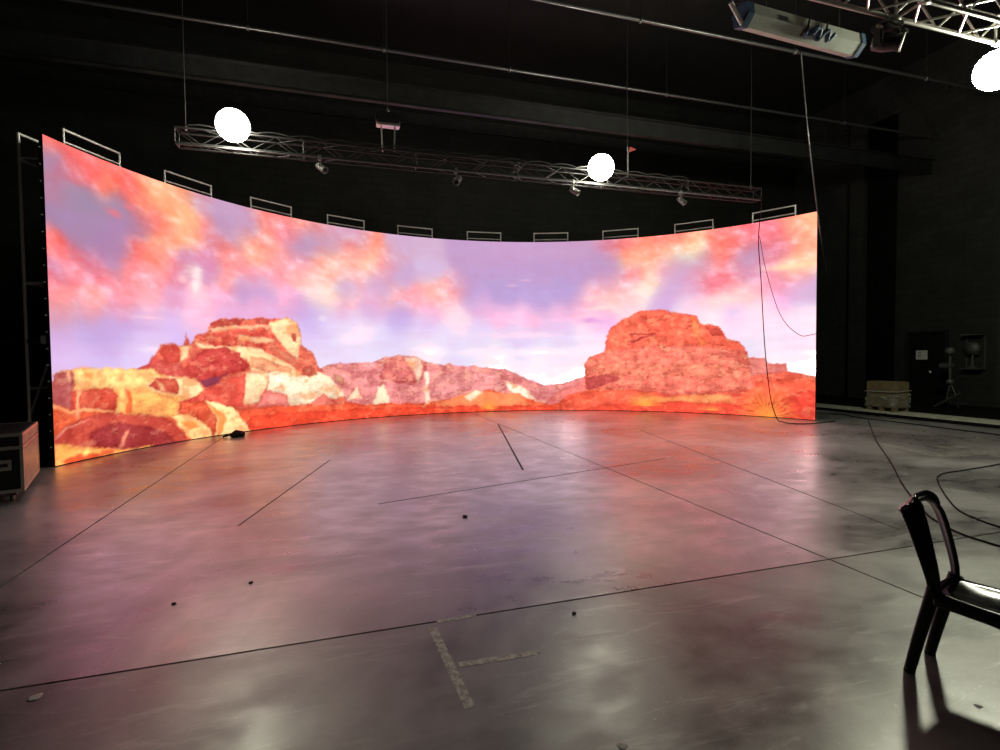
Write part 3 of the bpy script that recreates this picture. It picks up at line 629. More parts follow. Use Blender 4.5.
# ------------------------------------------------------------------ trusses
def truss(name, label, x0, x1, y, z, wd, bay, m, r, rb, loc_y=None):
    t = thing(name, label, 'truss', ((x0+x1)/2, y, z)); h = wd/2
    for sy in (-h, h):
        for sz in (0, wd): rod('chord', (x0, y+sy, z+sz), (x1, y+sy, z+sz), r, m, t)
    n = max(1, round((x1-x0)/bay)); s = (x1-x0)/n
    for i in range(n):
        a, bq = x0+i*s, x0+(i+1)*s; f = i % 2
        for sy in (-h, h): rod('lacing', (a, y+sy, z if f else z+wd), (bq, y+sy, z+wd if f else z), rb, m, t, seg=6)
        for sz in (0, wd): rod('lacing', (a, y-h if f else y+h, z+sz), (bq, y+h if f else y-h, z+sz), rb, m, t, seg=6)
    k = max(1, round((x1-x0)/2.0))
    for i in range(k+1):
        x = x0+(x1-x0)*i/k
        for sy in (-h, h): rod('post', (x, y+sy, z), (x, y+sy, z+wd), rb*1.3, m, t, seg=6)
        for sz in (0, wd): rod('post', (x, y-h, z+sz), (x, y+h, z+sz), rb*1.3, m, t, seg=6)
    for i in range(1, k):
        x = x0+(x1-x0)*i/k
        for sy in (-h, h):
            for sz in (0, wd): rod('coupler', (x-.05, y+sy, z+sz), (x+.05, y+sy, z+sz), r*1.45, m, t)
    return t
TY, TZ, TW = 10.45, 5.35, .26
bt_ = truss('lighting_truss', 'long black box truss hung above the video wall', -2.64, 9.79, TY, TZ, TW, .40, M_BLKTRUSS, .017, .008)
RY, RZ, RWD = 4.97, 5.98, .36
truss('lighting_truss', 'bright aluminium box truss hung beside the white strip housing', 3.2, 12.8, RY, RZ, RWD, .42, M_ALU, .030, .015)
rod('cable_pipe', (-2.62, TY-TW/2-.03, TZ-.035), (9.75, TY-TW/2-.03, TZ-.035), .015, M_PIPE, bt_)
# cable dressed in scallops along the black truss
pts = []
x = -2.5
while x < 7.3:
    for k in range(6): pts.append((x+k*.095, TY-TW/2-.03, TZ+TW+.02+.045*math.sin(math.pi*k/6)))
    x += .57
o = tube('truss_cable', pts, .012, M_BLKTRUSS, None); tag(o, 'dark cable lying in scallops along the top of the black truss', 'cable')

# ------------------------------------------------------------------ lamps
def floodlight(p, r, label, hang, m=None, ay=None):
    p = Vector(p); t = thing('floodlight', label, 'lamp', p, 0, 'bright floodlights')
    aim = (Vector((0, 0, 0))-p); aim.z *= .75; aim.normalize()
    prof = [(r*math.cos(a), r*math.sin(a)) for a in [math.radians(-72+q*(162/14)) for q in range(14)]]+[(0, r)]
    lathe('globe', prof, p, aim, m or M_LAMP, t, 24)
    lathe('housing', [(r*.2, -r*1.5), (r*.42, -r*1.45), (r*.5, -r*1.0), (r*.52, -r*.86)], p, aim, M_BLK, t, 20)
    sd = aim.cross(Vector((0, 0, 1))).normalized(); bk = -aim*r*1.1
    e = Vector((p.x, p.y, hang))-aim*r*.0
    e = Vector((p.x+bk.x, ay if ay is not None else p.y+bk.y, hang))
    for s in (-1, 1): rod('yoke_arm', p+bk+sd*s*r*.50, e+sd*s*r*.50, .014, M_BLK, t, seg=8)
    rod('yoke_bar', e-sd*r*.5, e+sd*r*.5, .014, M_BLK, t, seg=8)
    return t
floodlight(at_y(233, 125.5, TY-.42), .27, 'glaring round floodlight at the end of the black truss above the left butte picture', TZ+TW+.03, None, TY-TW/2)
floodlight(at_y(601, 167.5, TY-.42), .27, 'glaring round floodlight on the black truss between chain hoist and hanging cable', TZ+TW+.03, None, TY-TW/2)
floodlight(at_y(997, 70, RY+.28), .27, 'glaring round floodlight slung under the bright aluminium truss', RZ+.0, M_LAMP2)

# small spotlights clamped under the black truss
def spot(x, label, yaw):
    z = TZ; y = TY-TW/2; t = thing('spotlight', label, 'spotlight', (x, y, z), 0, 'small spotlights under the black truss')
    box('clamp', (x, y, z-.03), (.07, .09, .09), M_DIM, t, bevel=.012)
    rod('stem', (x, y, z-.06), (x+.02, y, z-.17), .012, M_DIM, t, seg=8)
    d = Vector((math.sin(yaw)*.8, -.5, -.55)).normalized(); c = Vector((x+.03, y-.02, z-.22))
    s = d.cross(Vector((0, 0, 1))).normalized()
    for q in (-1, 1): rod('yoke_arm', c+s*q*.075, Vector((x+.02, y, z-.16))+s*q*.075, .008, M_ALU, t, seg=6)
    rod('yoke_bar', Vector((x+.02, y, z-.16))-s*.075, Vector((x+.02, y, z-.16))+s*.075, .008, M_ALU, t, seg=6)
    lathe('lamp_can', [(.03, -.12), (.055, -.11), (.06, .0), (.06, .09), (.07, .1), (.06, .1), (.05, .04), (0, .03)], c, d, M_DIM, t, 14)
for px, py, lb, yw in ((320, 168, 'small grey spotlight clamped under the truss beside the left floodlight', .8), (456, 177, 'small grey spotlight clamped under the truss right of the chain hoist', -.5), (573, 187, 'small grey spotlight clamped under the truss beside the middle floodlight', .9), (680, 200, 'small grey spotlight clamped under the truss toward its cable end', .3)):
    spot(at_y(px, py, TY-TW/2).x, lb, yw)

# chain hoists carrying the trusses
def links_chain(name, x, y, z0, z1, parent):
    rod(name, (x, y, z0), (x, y, z1), .009, M_CHAIN, parent, seg=6)
def hoist(x, y, ztop, zhang, label, red=False):
    t = thing('chain_hoist', label, 'hoist', (x, y, zhang))
    box('motor_body', (x, y, ztop-.02), (.46, .22, .20), M_BLK, t, bevel=.03)
    box('top_plate', (x, y, ztop-.15), (.44, .18, .05), M_ALU, t, bevel=.01)
    for s in (-1, 1): rod('strap', (x+s*.13, y, ztop-.16), (x+s*.11, y-TW/2*s*.2, zhang), .016, M_ALU if s < 0 else M_DIM, t, seg=8)
    lathe('hook', [(.02, 0), (.03, .03), (.03, .07), (.012, .10)], (x, y, ztop+.08), (0, 0, 1), M_ALU, t, 10)
    links_chain('chain', x, y, ztop+.15, ZC, t)
    if red:
        vs = [(x+.06, y-.12, ztop-.06), (x+.30, y-.12, ztop+.02), (x+.10, y-.12, ztop+.10), (x+.06, y-.105, ztop-.06), (x+.30, y-.105, ztop+.02), (x+.10, y-.105, ztop+.10)]
        mesh('warning_flag', vs, [(0, 1, 2), (5, 4, 3), (0, 3, 4, 1), (1, 4, 5, 2), (2, 5, 3, 0)], M_RED, t)
hoist(.976, TY, 6.26, TZ+TW, 'black chain hoist with bright steel plate lifting the middle of the black truss')
h2 = thing('truss_hanger', 'thin wire hanger with red flag lifting the black truss beside the middle floodlight', 'hanger', (6.22, TY, TZ+TW))
rod('wire', (6.22, TY, TZ+TW), (6.22, TY, ZC), .007, M_CHAIN, h2, seg=6)
rod('shackle_bar', (6.22, TY-.02, TZ+TW), (6.22, TY-.02, 6.25), .018, M_DIM, h2, seg=8)
c = Vector((6.31, TY-.03, 6.20))
vs = [c+Vector(v) for v in ((-.06, 0, -.06), (.12, 0, .02), (-.04, 0, .06), (-.06, .02, -.06), (.12, .02, .02), (-.04, .02, .06))]
mesh('red_flag', vs, [(0, 1, 2), (5, 4, 3), (0, 3, 4, 1), (1, 4, 5, 2), (2, 5, 3, 0)], M_RED, h2)
for x, y, z, lb in ((-2.5, TY, TZ+TW, 'thin chain holding the far end of the black truss'), (9.6, TY, TZ+TW, 'thin chain holding the cable end of the black truss'), (4.0, RY, RZ+RWD, 'thin chain holding the aluminium truss near the white strip housing'), (12.0, RY, RZ+RWD, 'thin chain holding the aluminium truss near the side wall')):
    t = thing('truss_chain', lb, 'chain', (x, y, z)); rod('chain', (x, y, z), (x, y, ZC), .008, M_CHAIN, t, seg=6)
    lathe('shackle', [(.012, 0), (.028, .02), (.028, .08), (.012, .1)], (x, y, z), (0, 0, 1), M_DIM, t, 10)

# moving head under the aluminium truss
mp = at_y(887, 30, RY+RWD/2); x, y = mp.x, mp.y
t = thing('moving_head_light', 'black moving head light hanging under the bright aluminium truss', 'stage light', (x, y, RZ))
rod('clamp', (x, y, RZ+.03), (x, y, RZ-.09), .035, M_BLK, t)
box('base', (x, y, RZ-.13), (.30, .24, .09), M_BLK, t, bevel=.02)
for s in (-1, 1): box('yoke_arm', (x+s*.15, y, RZ-.27), (.05, .12, .26), M_BLK, t, bevel=.015)
hd = lathe('head', [(.05, -.17), (.10, -.15), (.115, -.02), (.10, .10), (.105, .16), (.085, .16), (.07, .12), (0, .11)], (x, y, RZ-.33), (.55, -.6, -.25), M_BLK, t, 18)
lathe('lens_ring', [(.088, .155), (.108, .155), (.108, .172), (.088, .172)], (x, y, RZ-.33), (.55, -.6, -.25), M_ALU, hd, 18)
box('handle', (x-.21, y-.06, RZ-.20), (.10, .03, .035), M_ALU, t, bevel=.008)
box('connector', (x+.19, y-.1, RZ-.21), (.07, .05, .05), M_DIM, t, bevel=.01)

# white strip housing with blue ends
HA, HB = at_y(738, 14, 5.75), at_y(855, 46, 5.75)
hz = (HA.z+HB.z)/2+.0; hx0, hx1 = HA.x, HB.x; hy = 5.75
t = thing('strip_housing', 'long white angular strip housing with blue end caps hung from the ceiling', 'light housing', ((hx0+hx1)/2, hy, hz-.2))
tilt = (HB.z-HA.z)/(hx1-hx0)
hexa = [(.155*math.cos(math.radians(a)), .16*math.sin(math.radians(a))) for a in (200, 262, 320, 20, 90, 148)]
def prism(name, xa, xb, k, m, parent):
    vs = [(xa, hy+a*k, hz+(xa-(hx0+hx1)/2)*tilt+bq*k) for a, bq in hexa]+[(xb, hy+a*k, hz+(xb-(hx0+hx1)/2)*tilt+bq*k) for a, bq in hexa]
    fs = [(j, (j+1) % 6, 6+(j+1) % 6, 6+j) for j in range(6)]+[(5, 4, 3, 2, 1, 0), (6, 7, 8, 9, 10, 11)]
    return mesh(name, vs, fs, m, parent)
def zc(x): return hz+(x-(hx0+hx1)/2)*tilt
prism('casing', hx0+.1, hx1-.02, 1.0, M_OFFW, t)
prism('end_cap', hx0+.04, hx0+.13, 1.06, M_BLUE, t); prism('end_cap', hx1-.05, hx1+.02, 1.06, M_BLUE, t)
e1 = Vector((hx0+.05, hy+hexa[1][0]*.9, zc(hx0)+hexa[1][1]*.8)); e2 = Vector((hx0-.22, hy-.12, zc(hx0)+.03))
rod('end_bracket', e1, e2, .03, M_WHITE, t); rod('end_bracket', e2, Vector((hx0+.06, hy, zc(hx0)+.17)), .014, M_DIM, t)
a0, a1 = Vector(hexa[0]), Vector(hexa[1])
def on_face(x, k, out=.01, f=(0, 1)):
    q = Vector(hexa[f[0]]).lerp(Vector(hexa[f[1]]), k); q = q*(1+out/q.length); return Vector((x, hy+q.x, zc(x)+q.y))
xm = hx0+(hx1-hx0)*.56
for dx in (-.14, .17): tube('strap', [on_face(xm+dx+.05, .0, .02, (5, 0)), on_face(xm+dx+.02, .5, .02, (5, 0)), on_face(xm+dx, .05, .02), on_face(xm+dx-.05, .6, .02)], .014, M_BLK, t)
pts = [on_face(xm-.16+.05*k, .2+.35*math.sin(k*1.7), .03+.015*math.cos(k*2.3)) for k in range(9)]
tube('cord_bundle', spline(pts, 5), .028, M_BLUE, t)
pts = [on_face(xm-.05+.05*k, .1+.3*math.cos(k*2.1), .045) for k in range(8)]
tube('cord_bundle', spline(pts, 5), .022, M_BLUE, t)
for x in (hx0+.45, hx1-.3): rod('hanger_rod', (x, hy, zc(x)+.15), (x, hy, ZC), .009, M_CHAIN, t, seg=6)
pl = [on_face(hx0+.52, .45, .004, (5, 0)), on_face(hx0+.68, .45, .004, (5, 0)), on_face(hx0+.68, .92, .004, (5, 0)), on_face(hx0+.52, .92, .004, (5, 0))]
mesh('dark_sticker', pl, [(0, 1, 2, 3)], M_DIM, t)

# ------------------------------------------------------------------ hanging cables
def cable(path, r, label, m=None, cat='cable'):
    o = tube('cable', path, r, m or M_CABLE, None); return tag(o, label, cat)
pA = Vector((9.72, TY-TW/2-.07, TZ))
def front_of_wall(px, py, gap):
    d = ray(px, py); ox, oy = -CX, -CY; A = d.x**2+d.y**2; B = 2*(d.x*ox+d.y*oy); C = ox*ox+oy*oy-(R0-gap)**2
    t = (-B+math.sqrt(B*B-4*A*C))/(2*A); return Vector((d.x*t, d.y*t, CAMH+d.z*t))
pc = [front_of_wall(*q) for q in ((758.5, 240, .30), (761, 280, .28), (764, 335, .26), (767, 370, .26), (771, 400, .30))]
cable(spline([pA+Vector((0, 0, .02)), pA+Vector((-.02, -.03, -.22))]+pc+[at_z(777, 418.5, .10), at_z(783, 422, .035), at_z(792, 423.5, .014), at_z(812, 423.5, .013), at_z(835, 421, .013)], 10), .011,
      'black cable dropping from the truss end down the face of the video wall')
cable(spline([front_of_wall(759.5, 236, .34), front_of_wall(766, 270, .33), front_of_wall(780, 314, .32), front_of_wall(798, 334, .35), front_of_wall(815, 334, .5), at_x(846, 326, XR-.38)], 10), .007, 'thin black cable looping from the video wall across to the side wall')
cable(spline([Vector((at_y(801, 54, 8.88).x, 8.88, 8.0)), at_y(803, 75, 8.95), at_y(806, 110, 9.0), at_y(810, 150, 9.1), at_y(818, 215, 9.5), at_y(826, 270, 10.5), at_x(838, 316, XR-.36)], 10), .016, 'thick grey cable sagging from the ceiling pipe down to the side wall', M_PIPE)
# cables lying on the stage floor
def floor_cable(pp, r, label): return cable(spline([at_z(a, b, r+.001) for a, b in pp], 8), r, label)
floor_cable([(868, 420), (876, 440), (886, 455), (893, 466), (900, 480), (908, 492), (925, 512), (938, 522), (962, 534), (1000, 546), (1040, 556)], .008, 'long black cable trailing over the floor from the kerb past the chair back')
floor_cable([(1060, 452), (1000, 464), (965, 470), (942, 474), (938, 482), (955, 507), (980, 520), (1000, 527), (1040, 540)], .008, 'black cable bent in a loop on the floor behind the chair')
floor_cable([(818, 414), (840, 414), (862, 418), (905, 423), (960, 430), (1010, 436)], .012, 'black cable running on the floor along the kerb')

# ------------------------------------------------------------------ flight case
n0 = at_z(24.5, 491, .12); n1 = at_z(39.5, 470, .12); n0.z = n1.z = 0; ex = (n1-n0).normalized(); ey = Vector((-ex.y, ex.x, 0))
ang = math.atan2(ex.y, ex.x); cl, cw, zb, zt = (n1-n0).length, .75, .12, .785
t = thing('flight_case', 'black flight case with aluminium edges on castors beside the video wall', 'flight case', n0+ex*cl/2+ey*cw/2, ang)
zl = zt-.16
box('body', (0, 0, (zb+zl)/2), (cl-.02, cw-.02, zl-zb), M_LAM, t, local=True)
box('lid', (0, 0, (zl+zt)/2), (cl-.02, cw-.02, zt-zl-.006), M_LAM, t, local=True)
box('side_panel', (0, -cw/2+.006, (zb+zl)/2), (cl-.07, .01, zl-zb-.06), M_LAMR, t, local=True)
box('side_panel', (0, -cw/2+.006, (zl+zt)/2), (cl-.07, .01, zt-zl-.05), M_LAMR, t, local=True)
for sx in (-1, 1):
    for sy in (-1, 1):
        box('corner_edge', (sx*(cl/2-.013), sy*(cw/2-.013), (zb+zt)/2), (.032, .032, zt-zb), M_ALU, t, bevel=.004, local=True)
        p = (sx*(cl/2-.12), sy*(cw/2-.12), 0)
        cs = box('castor', (p[0], p[1], .095), (.09, .09, .05), M_DIM, t, local=True)
        lathe('castor_wheel', [(.02, -.018), (.05, -.018), (.05, .018), (.02, .018)], (p[0]+.02, p[1], .05), (0, 1, 0), M_DIM, t, 16, local=True)
for sy in (-1, 1):
    for z in (zb+.013, zl, zt-.013): box('edge_rail', (0, sy*(cw/2-.008), z), (cl-.04, .022, .036), M_ALU, t, local=True)
for sx in (-1, 1):
    for z in (zb+.013, zl, zt-.013): box('edge_rail', (sx*(cl/2-.008), 0, z), (.022, cw-.04, .038), M_ALU, t, local=True)
lp = box('latch_plate', (-cl/2-.003, -cw/2+.20, zl-.19), (.012, .20, .12), M_ALU, t, bevel=.003, local=True)
hp = box('handle_recess', (-cl/2-.010, -cw/2+.20, zl-.19), (.006, .14, .04), M_BLK, t, bevel=.002, local=True)

# sandbag at the foot of the wall
sp = at_z(238, 437); dv = Vector((sp.x, sp.y, 0)).normalized()
bm = bmesh.new(); bmesh.ops.create_icosphere(bm, subdivisions=3, radius=1)
for v in bm.verts:
    n_ = .12*math.sin(v.co.x*5+v.co.z*3)+.1*math.sin(v.co.y*6+1)
    v.co = Vector((v.co.x*.15, v.co.y*.10, max(-.62, v.co.z)*.085+.055))*(1+n_*.6)
ag = math.atan2(CA*0-SA, CA)
bmesh.ops.transform(bm, matrix=Matrix.Rotation(-YAW*0+.5, 4, 'Z'), verts=bm.verts); bmesh.ops.translate(bm, vec=(sp.x, sp.y, 0), verts=bm.verts)
mnz = min(v.co.z for v in bm.verts)
for v in bm.verts: v.co.z -= mnz
sb = thing('sandbag', 'small black sandbag lying against the foot of the video wall', 'sandbag', (sp.x, sp.y, 0))
bm_obj('bag', bm, M_CABLE, sb, True)
tube('strap', spline([(sp.x-.12, sp.y-.05, .05), (sp.x-.22, sp.y-.06, .05), (sp.x-.27, sp.y-.02, .02), (sp.x-.2, sp.y+.02, .03)], 6), .014, M_CABLE, sb)

# ------------------------------------------------------------------ things by the side wall
t = thing('cardboard_box', 'brown cardboard box half covered in clear stretch wrap on the raised edge', 'box', (13.95, 10.12, .084))
bx0, bx1, by0, by1 = 13.7, 14.18, 9.86, 10.68; bz = .20
for xx in (bx0+.06, bx1-.06):
    for yy in (by0+.08, (by0+by1)/2, by1-.08): box('pallet_block', (xx, yy, .132), (.10, .12, .096), M_CARD, t)
box('pallet_deck', ((bx0+bx1)/2, (by0+by1)/2, .19), (bx1-bx0, by1-by0, .02), M_CARD, t)
box('carton', ((bx0+bx1)/2, (by0+by1)/2, .2+.33), (bx1-bx0-.02, by1-by0-.02, .66), M_CARD, t, bevel=.008)
# crumpled wrap round the lower half
vs = []; fs = []; per = [(bx0, by0), (bx1, by0), (bx1, by1), (bx0, by1)]; ring = []
for i in range(4):
    a, bq = Vector(per[i]), Vector(per[(i+1) % 4])
    for k in range(14): ring.append(a.lerp(bq, k/14))
K = len(ring)
for j in range(7):
    for i, p in enumerate(ring):
        o_ = .012+.014*random.random(); c0 = Vector(((bx0+bx1)/2, (by0+by1)/2)); dd = (p-c0).normalized()
        top = .50+.05*math.sin(i*.6)+.03*random.random(); vs.append((p.x+dd.x*o_, p.y+dd.y*o_, .19+(top-.19)*j/6))
for j in range(6):
    for i in range(K): fs.append((j*K+i, j*K+(i+1) % K, (j+1)*K+(i+1) % K, (j+1)*K+i))
mesh('stretch_wrap', vs, fs, worn_mat('stretch_film', (.42, .43, .37), .52, 5, (1, 1, 2.5)), t)
rod('wrap_roll_edge', (bx0-.02, by0-.02, .60), (bx0-.02, by1+.02, .585), .012, M_WRAP, t, seg=6)
rod('wrap_roll_edge', (bx0-.02, by0-.02, .60), (bx1+.02, by0-.02, .625), .012, M_WRAP, t, seg=6)
# notice on the door
a, bq = at_x(916, 350.5, XR-.05), at_x(927.3, 359.5, XR-.05)
t = thing('paper_notice', 'white paper notice fixed to the black door', 'notice', (XR-.05, (a.y+bq.y)/2, bq.z))
box('sheet', (XR-.0475, (a.y+bq.y)/2, (a.z+bq.z)/2), (.003, abs(a.y-bq.y), a.z-bq.z), M_PAPER, t)
for k in range(4): box('print_line', (XR-.0495, (a.y+bq.y)/2+.06, a.z-.06-.05*k), (.001, .12-.02*(k % 2), .016), M_INK, t)
# stand with a lamp head
gx = XR-1.3
b0, b1 = at_x(934, 407, gx), at_x(960, 393, gx); b0.z = max(b0.z, .10)
top = at_x(950, 349, gx); mid = at_x(950, 382, gx)
t = thing('light_stand', 'dull grey light stand with a fallen leg beside the black door', 'light stand', (gx, mid.y, .084))
rod('column', mid, top, .03, M_DIM, t); lathe('head', [(.05, -.12), (.10, -.1), (.11, .08), (.06, .13), (0, .13)], top+Vector((0, 0, -.06)), (-.8, -.5, .1), M_DIM, t, 14)
box('bracket', top+Vector((0, .08, -.45)), (.10, .34, .12), M_DIM, t, bevel=.02)
lathe('collar', [(.06, -.06), (.09, -.05), (.09, .05), (.05, .07)], mid, (0, 0, 1), M_DIM, t, 14)
for pxy in ((946, 402), (956, 396)):
    q = at_x(*pxy, gx); rod('leg', mid, q, .018, M_DIM, t)
rod('spread_leg', b0, b1, .025, M_DIM, t)
rod('leg', mid, Vector((gx+.35, mid.y, .084)), .018, M_DIM, t)
rod('leg', b0+Vector((0, 0, .01)), Vector((gx, b0.y, .084)), .02, M_DIM, t)
# wall rack
a, bq = at_x(964, 335, XR-.1), at_x(984, 369, XR-.1); yc = (a.y+bq.y)/2
t = thing('wall_rack', 'dull metal wall rack with two shelves and a small fan right of the black door', 'rack', (XR-.12, yc, bq.z))
wd = abs(a.y-bq.y)
for z in (a.z, bq.z): box('shelf', (XR-.13, yc, z), (.26, wd, .035), M_DIM, t, bevel=.005)
for s in (-1, 1): box('side_rail', (XR-.02, yc+s*(wd/2-.03), (a.z+bq.z)/2), (.03, .03, a.z-bq.z), M_DIM, t)
fz = bq.z
lathe('fan_base', [(.10, 0), (.10, .03), (.03, .05), (.02, .3), (.02, .45)], (XR-.15, yc, fz+.0175), (0, 0, 1), M_DIM, t, 14)
lathe('fan_head', [(.16, -.05), (.18, -.02), (.18, .03), (.05, .06), (0, .06)], (XR-.15, yc, fz+.58), (-1, -.2, 0), M_DIM, t, 16)
box('fan_arm', (XR-.15, yc, fz+.43), (.04, .30, .04), M_DIM, t)

# ------------------------------------------------------------------ monobloc chair
cn, cf = Vector((*c2r(2.045, 2.575), 0)), Vector((*c2r(2.275, 2.73), 0))
cm = (cn+cf)/2; e1 = (cf-cn).normalized(); e2 = Vector((e1.y, -e1.x, 0))
t = thing('plastic_chair', 'glossy black plastic stacking chair with an open hoop back', 'chair', cm, math.atan2(e1.y, e1.x)+math.pi)
# local axes: +x to the near side, +y the way the chair faces
hw = (cf-cn).length/2; SH = .445
def rr(a, b_, k=12, p=2.6):
    out = []
    for j in range(k):
        q = 2*math.pi*j/k; c_, s_ = math.cos(q), math.sin(q)
        out.append((a*math.copysign(abs(c_)**(2/p), c_), b_*math.copysign(abs(s_)**(2/p), s_)))
    return out
# seat: dished tapered pan with a rolled lip
NS, ND = 14, 14; vs = []; fs = []
def half(yy): return .165+.055*min(1, yy/.40)
def seat_pt(i, j, dz=0):
    s = -1+2*i/NS; q = j/ND; yy = .085+.40*q
    hwid = half(.40*q)*(1-.10*max(0, q-.85)/.15)*(1-.06*max(0, .1-q)/.1); x_ = s*hwid
    z = SH-.022*(1-s*s)*(1-(2*q-1)**2)*1.2+.006*abs(s)**3-.020*max(0, q-.82)**1*5*max(0, q-.82)
    if abs(s) > .97: z -= .018
    if j == ND: z -= .02
    return Vector((x_, yy, z+dz))
for dz in (0, -.016):
    for j in range(ND+1):
        for i in range(NS+1): vs.append(seat_pt(i, j, dz-(.014 if dz and (i in (0, NS) or j == ND) else 0)))
W_ = NS+1; off = W_*(ND+1)
for j in range(ND):
    for i in range(NS):
        q = j*W_+i; fs.append((q, q+1, q+W_+1, q+W_)); fs.append((off+q+W_, off+q+W_+1, off+q+1, off+q))
bd = [i for i in range(W_)]+[j*W_+NS for j in range(1, ND+1)]+[ND*W_+i for i in range(NS-1, -1, -1)]+[j*W_ for j in range(ND-1, 0, -1)]
for a, bq in zip(bd, bd[1:]+bd[:1]): fs.append((bq, a, off+a, off+bq))
mesh('seat', vs, fs, M_CHAIR, t, True, True)
for s in (-1, 1):     # apron along each side of the seat
    path = [seat_pt(NS if s > 0 else 0, j, -.026) for j in range(ND+1)]
    v2, f2_ = sweep(path, lambda i, q: rr(.010, .022)); mesh('side_apron', v2, f2_, M_CHAIR, t, True, True)
path = [seat_pt(i, ND, -.026) for i in range(NS+1)]
v2, f2_ = sweep(path, lambda i, q: rr(.010, .022)); mesh('front_apron', v2, f2_, M_CHAIR, t, True, True)
# legs
for s in (-1, 1):
    pth = spline([(s*hw, 0, 0), (s*(hw+.004), .04, .2), (s*(hw+.008), .085, .40), (s*(hw+.012), .10, .455)], 6)
    v2, f2_ = sweep(pth, lambda i, q: rr(.021+.008*q, .024+.010*q), up0=Vector((0, 1, 0))); mesh('leg', v2, f2_, M_CHAIR, t, True, True)
    pth = spline([(s*.235, .50, 0), (s*.222, .485, .22), (s*.205, .46, .425)], 6)
    v2, f2_ = sweep(pth, lambda i, q: rr(.020+.010*q, .022+.014*q), up0=Vector((0, 1, 0))); mesh('leg', v2, f2_, M_CHAIR, t, True, True)
# hoop back: one flat band, wider toward the crest
bw = hw+.012
ctrl = [(bw, .100, .43), (bw+.004, .090, .52), (bw+.008, .062, .64), (bw+.006, .028, .76), (bw-.012, .000, .815), (bw*.62, -.026, .842), (0, -.034, .848)]
hoop = spline(ctrl+[(-x_, y_, z_) for x_, y_, z_ in ctrl[-2::-1]], 6)
vs = []; fs = []; n = len(hoop); KP = 20
for i, p in enumerate(hoop):
    q = i/(n-1); tt = (hoop[min(i+1, n-1)]-hoop[max(i-1, 0)]).normalized()
    u_ = min(q, 1-q)*2; s = 1 if q < .5 else -1
    wfac = min(1, u_/.55)
    wide = .024+.030*wfac-.012*max(0, (u_-.75)/.25)
    k_ = max(0, 1-u_*1.0)                       # splay of the band fades over the crest
    A_ = Vector((s*math.cos(math.radians(38)), -math.sin(math.radians(38)), 0))*(1 if u_ < .72 else 1)
    B_ = Vector((0, -.55, -.83))
    f_ = min(1, max(0, (u_-.62)/.25)); ax = (A_*(1-f_)+B_*f_*-1*-1)
    ax = (ax-tt*ax.dot(tt)).normalized(); bx = ax.cross(tt).normalized()
    for a, bq in rr(wide, .016, KP, 2.3):      # shallow channel along both faces
        vs.append(p+ax*a+bx*bq*(.35+.65*min(1, abs(a/wide)*1.25)))
for i in range(n-1):
    for j in range(KP): fs.append((i*KP+j, i*KP+(j+1) % KP, (i+1)*KP+(j+1) % KP, (i+1)*KP+j))
fs.append(tuple(range(KP-1, -1, -1))); fs.append(tuple((n-1)*KP+j for j in range(KP)))
mesh('backrest', vs, fs, M_CHAIR, t, True, True)
# rear rail joining the hoop feet to the seat
v2, f2_ = sweep(spline([(-hw-.012, .10, .44), (0, .088, .437), (hw+.012, .10, .44)], 6), lambda i, q: rr(.016, .018)); mesh('rear_rail', v2, f2_, M_CHAIR, t, True, True)

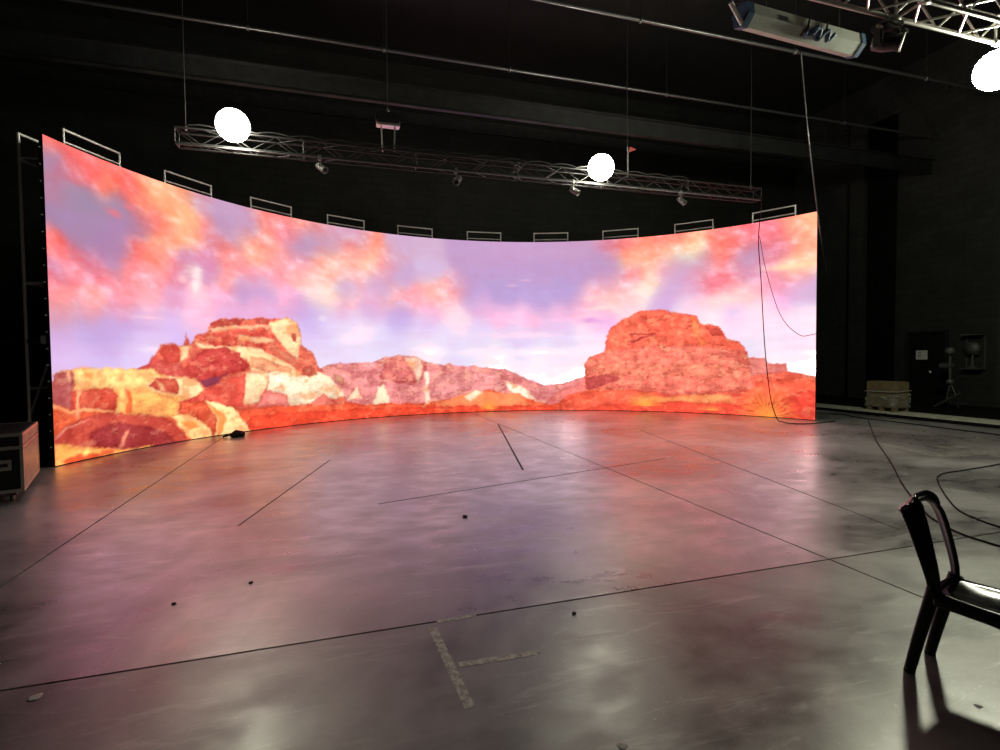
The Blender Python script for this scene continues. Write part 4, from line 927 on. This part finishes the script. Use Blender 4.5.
# ------------------------------------------------------------------ marks and bits on the floor
def strip(name, p, q, wd, m, label, cat, h=.0012):
    p, q = at_z(*p), at_z(*q); d = (q-p); n_ = Vector((-d.y, d.x, 0)).normalized()*wd/2
    v = [p-n_, q-n_, q+n_, p+n_]; vs = [a+Vector((0, 0, .0002)) for a in v]+[a+Vector((0, 0, h)) for a in v]
    o = mesh(name, vs, [(3, 2, 1, 0), (4, 5, 6, 7), (0, 1, 5, 4), (1, 2, 6, 5), (2, 3, 7, 6), (3, 0, 4, 7)], m)
    return tag(o, label, cat)
strip('floor_tape', (432, 627), (470, 708), .05, M_TAPE, 'worn white tape strip pointing away from the floor joint', 'tape')
strip('floor_tape', (459, 665), (540, 652), .045, M_TAPE, 'worn white tape strip branching sideways from a longer strip', 'tape')
strip('paint_flake', (437, 622), (476, 615), .035, M_TAPE, 'broken white paint flakes along the long floor joint', 'paint mark')
strip('floor_scuff', (925, 455), (1010, 452), .35, M_SCUFF, 'broad pale worn patch on the floor in front of the kerb', 'scuff')
strip('floor_scuff', (880, 444), (925, 452), .22, M_SCUFF, 'small pale worn patch on the floor beside the trailing cable', 'scuff')
strip('floor_scuff', (935, 447), (968, 447), .12, M_SCUFF, 'narrow pale worn streak between two larger worn patches', 'scuff')
def bit(name, px, py, r, m, label, cat, flat=.5):
    p = at_z(px, py); bm = bmesh.new(); bmesh.ops.create_icosphere(bm, subdivisions=2, radius=r)
    for v in bm.verts:
        v.co *= 1+.25*math.sin(v.co.x/r*4+px)*math.cos(v.co.y/r*3+py); v.co.z *= flat
    mz = min(v.co.z for v in bm.verts); bmesh.ops.translate(bm, vec=(p.x, p.y, -mz), verts=bm.verts)
    return tag(bm_obj(name, bm, m, None, True), label, cat)
bit('tape_ball', 574, 614, .014, M_BLK, 'tiny black ball of tape on the floor beyond the worn white strips', 'debris')
bit('tape_ball', 465, 517, .028, M_BLK, 'small black lump of tape far out on the pink lit floor', 'debris', .35)
bit('tape_ball', 251, 583, .016, M_BLK, 'small black lump of tape on the floor before the left butte picture', 'debris', .35)
bit('tape_ball', 174, 604, .014, M_BLK, 'small black crumb on the floor toward the flight case', 'debris', .4)
bit('paper_scrap', 34, 698, .030, M_SCRAP, 'small white paper scrap on the floor near the long joint', 'scrap', .06)
bit('paper_scrap', 978, 706, .016, M_SCRAP, 'small white paper scrap on the floor beside the chair shadow', 'scrap', .08)
bit('paper_scrap', 622, 746, .022, M_SCRAP, 'thin white scrap on the dark floor in front of the tape strips', 'scrap', .05)
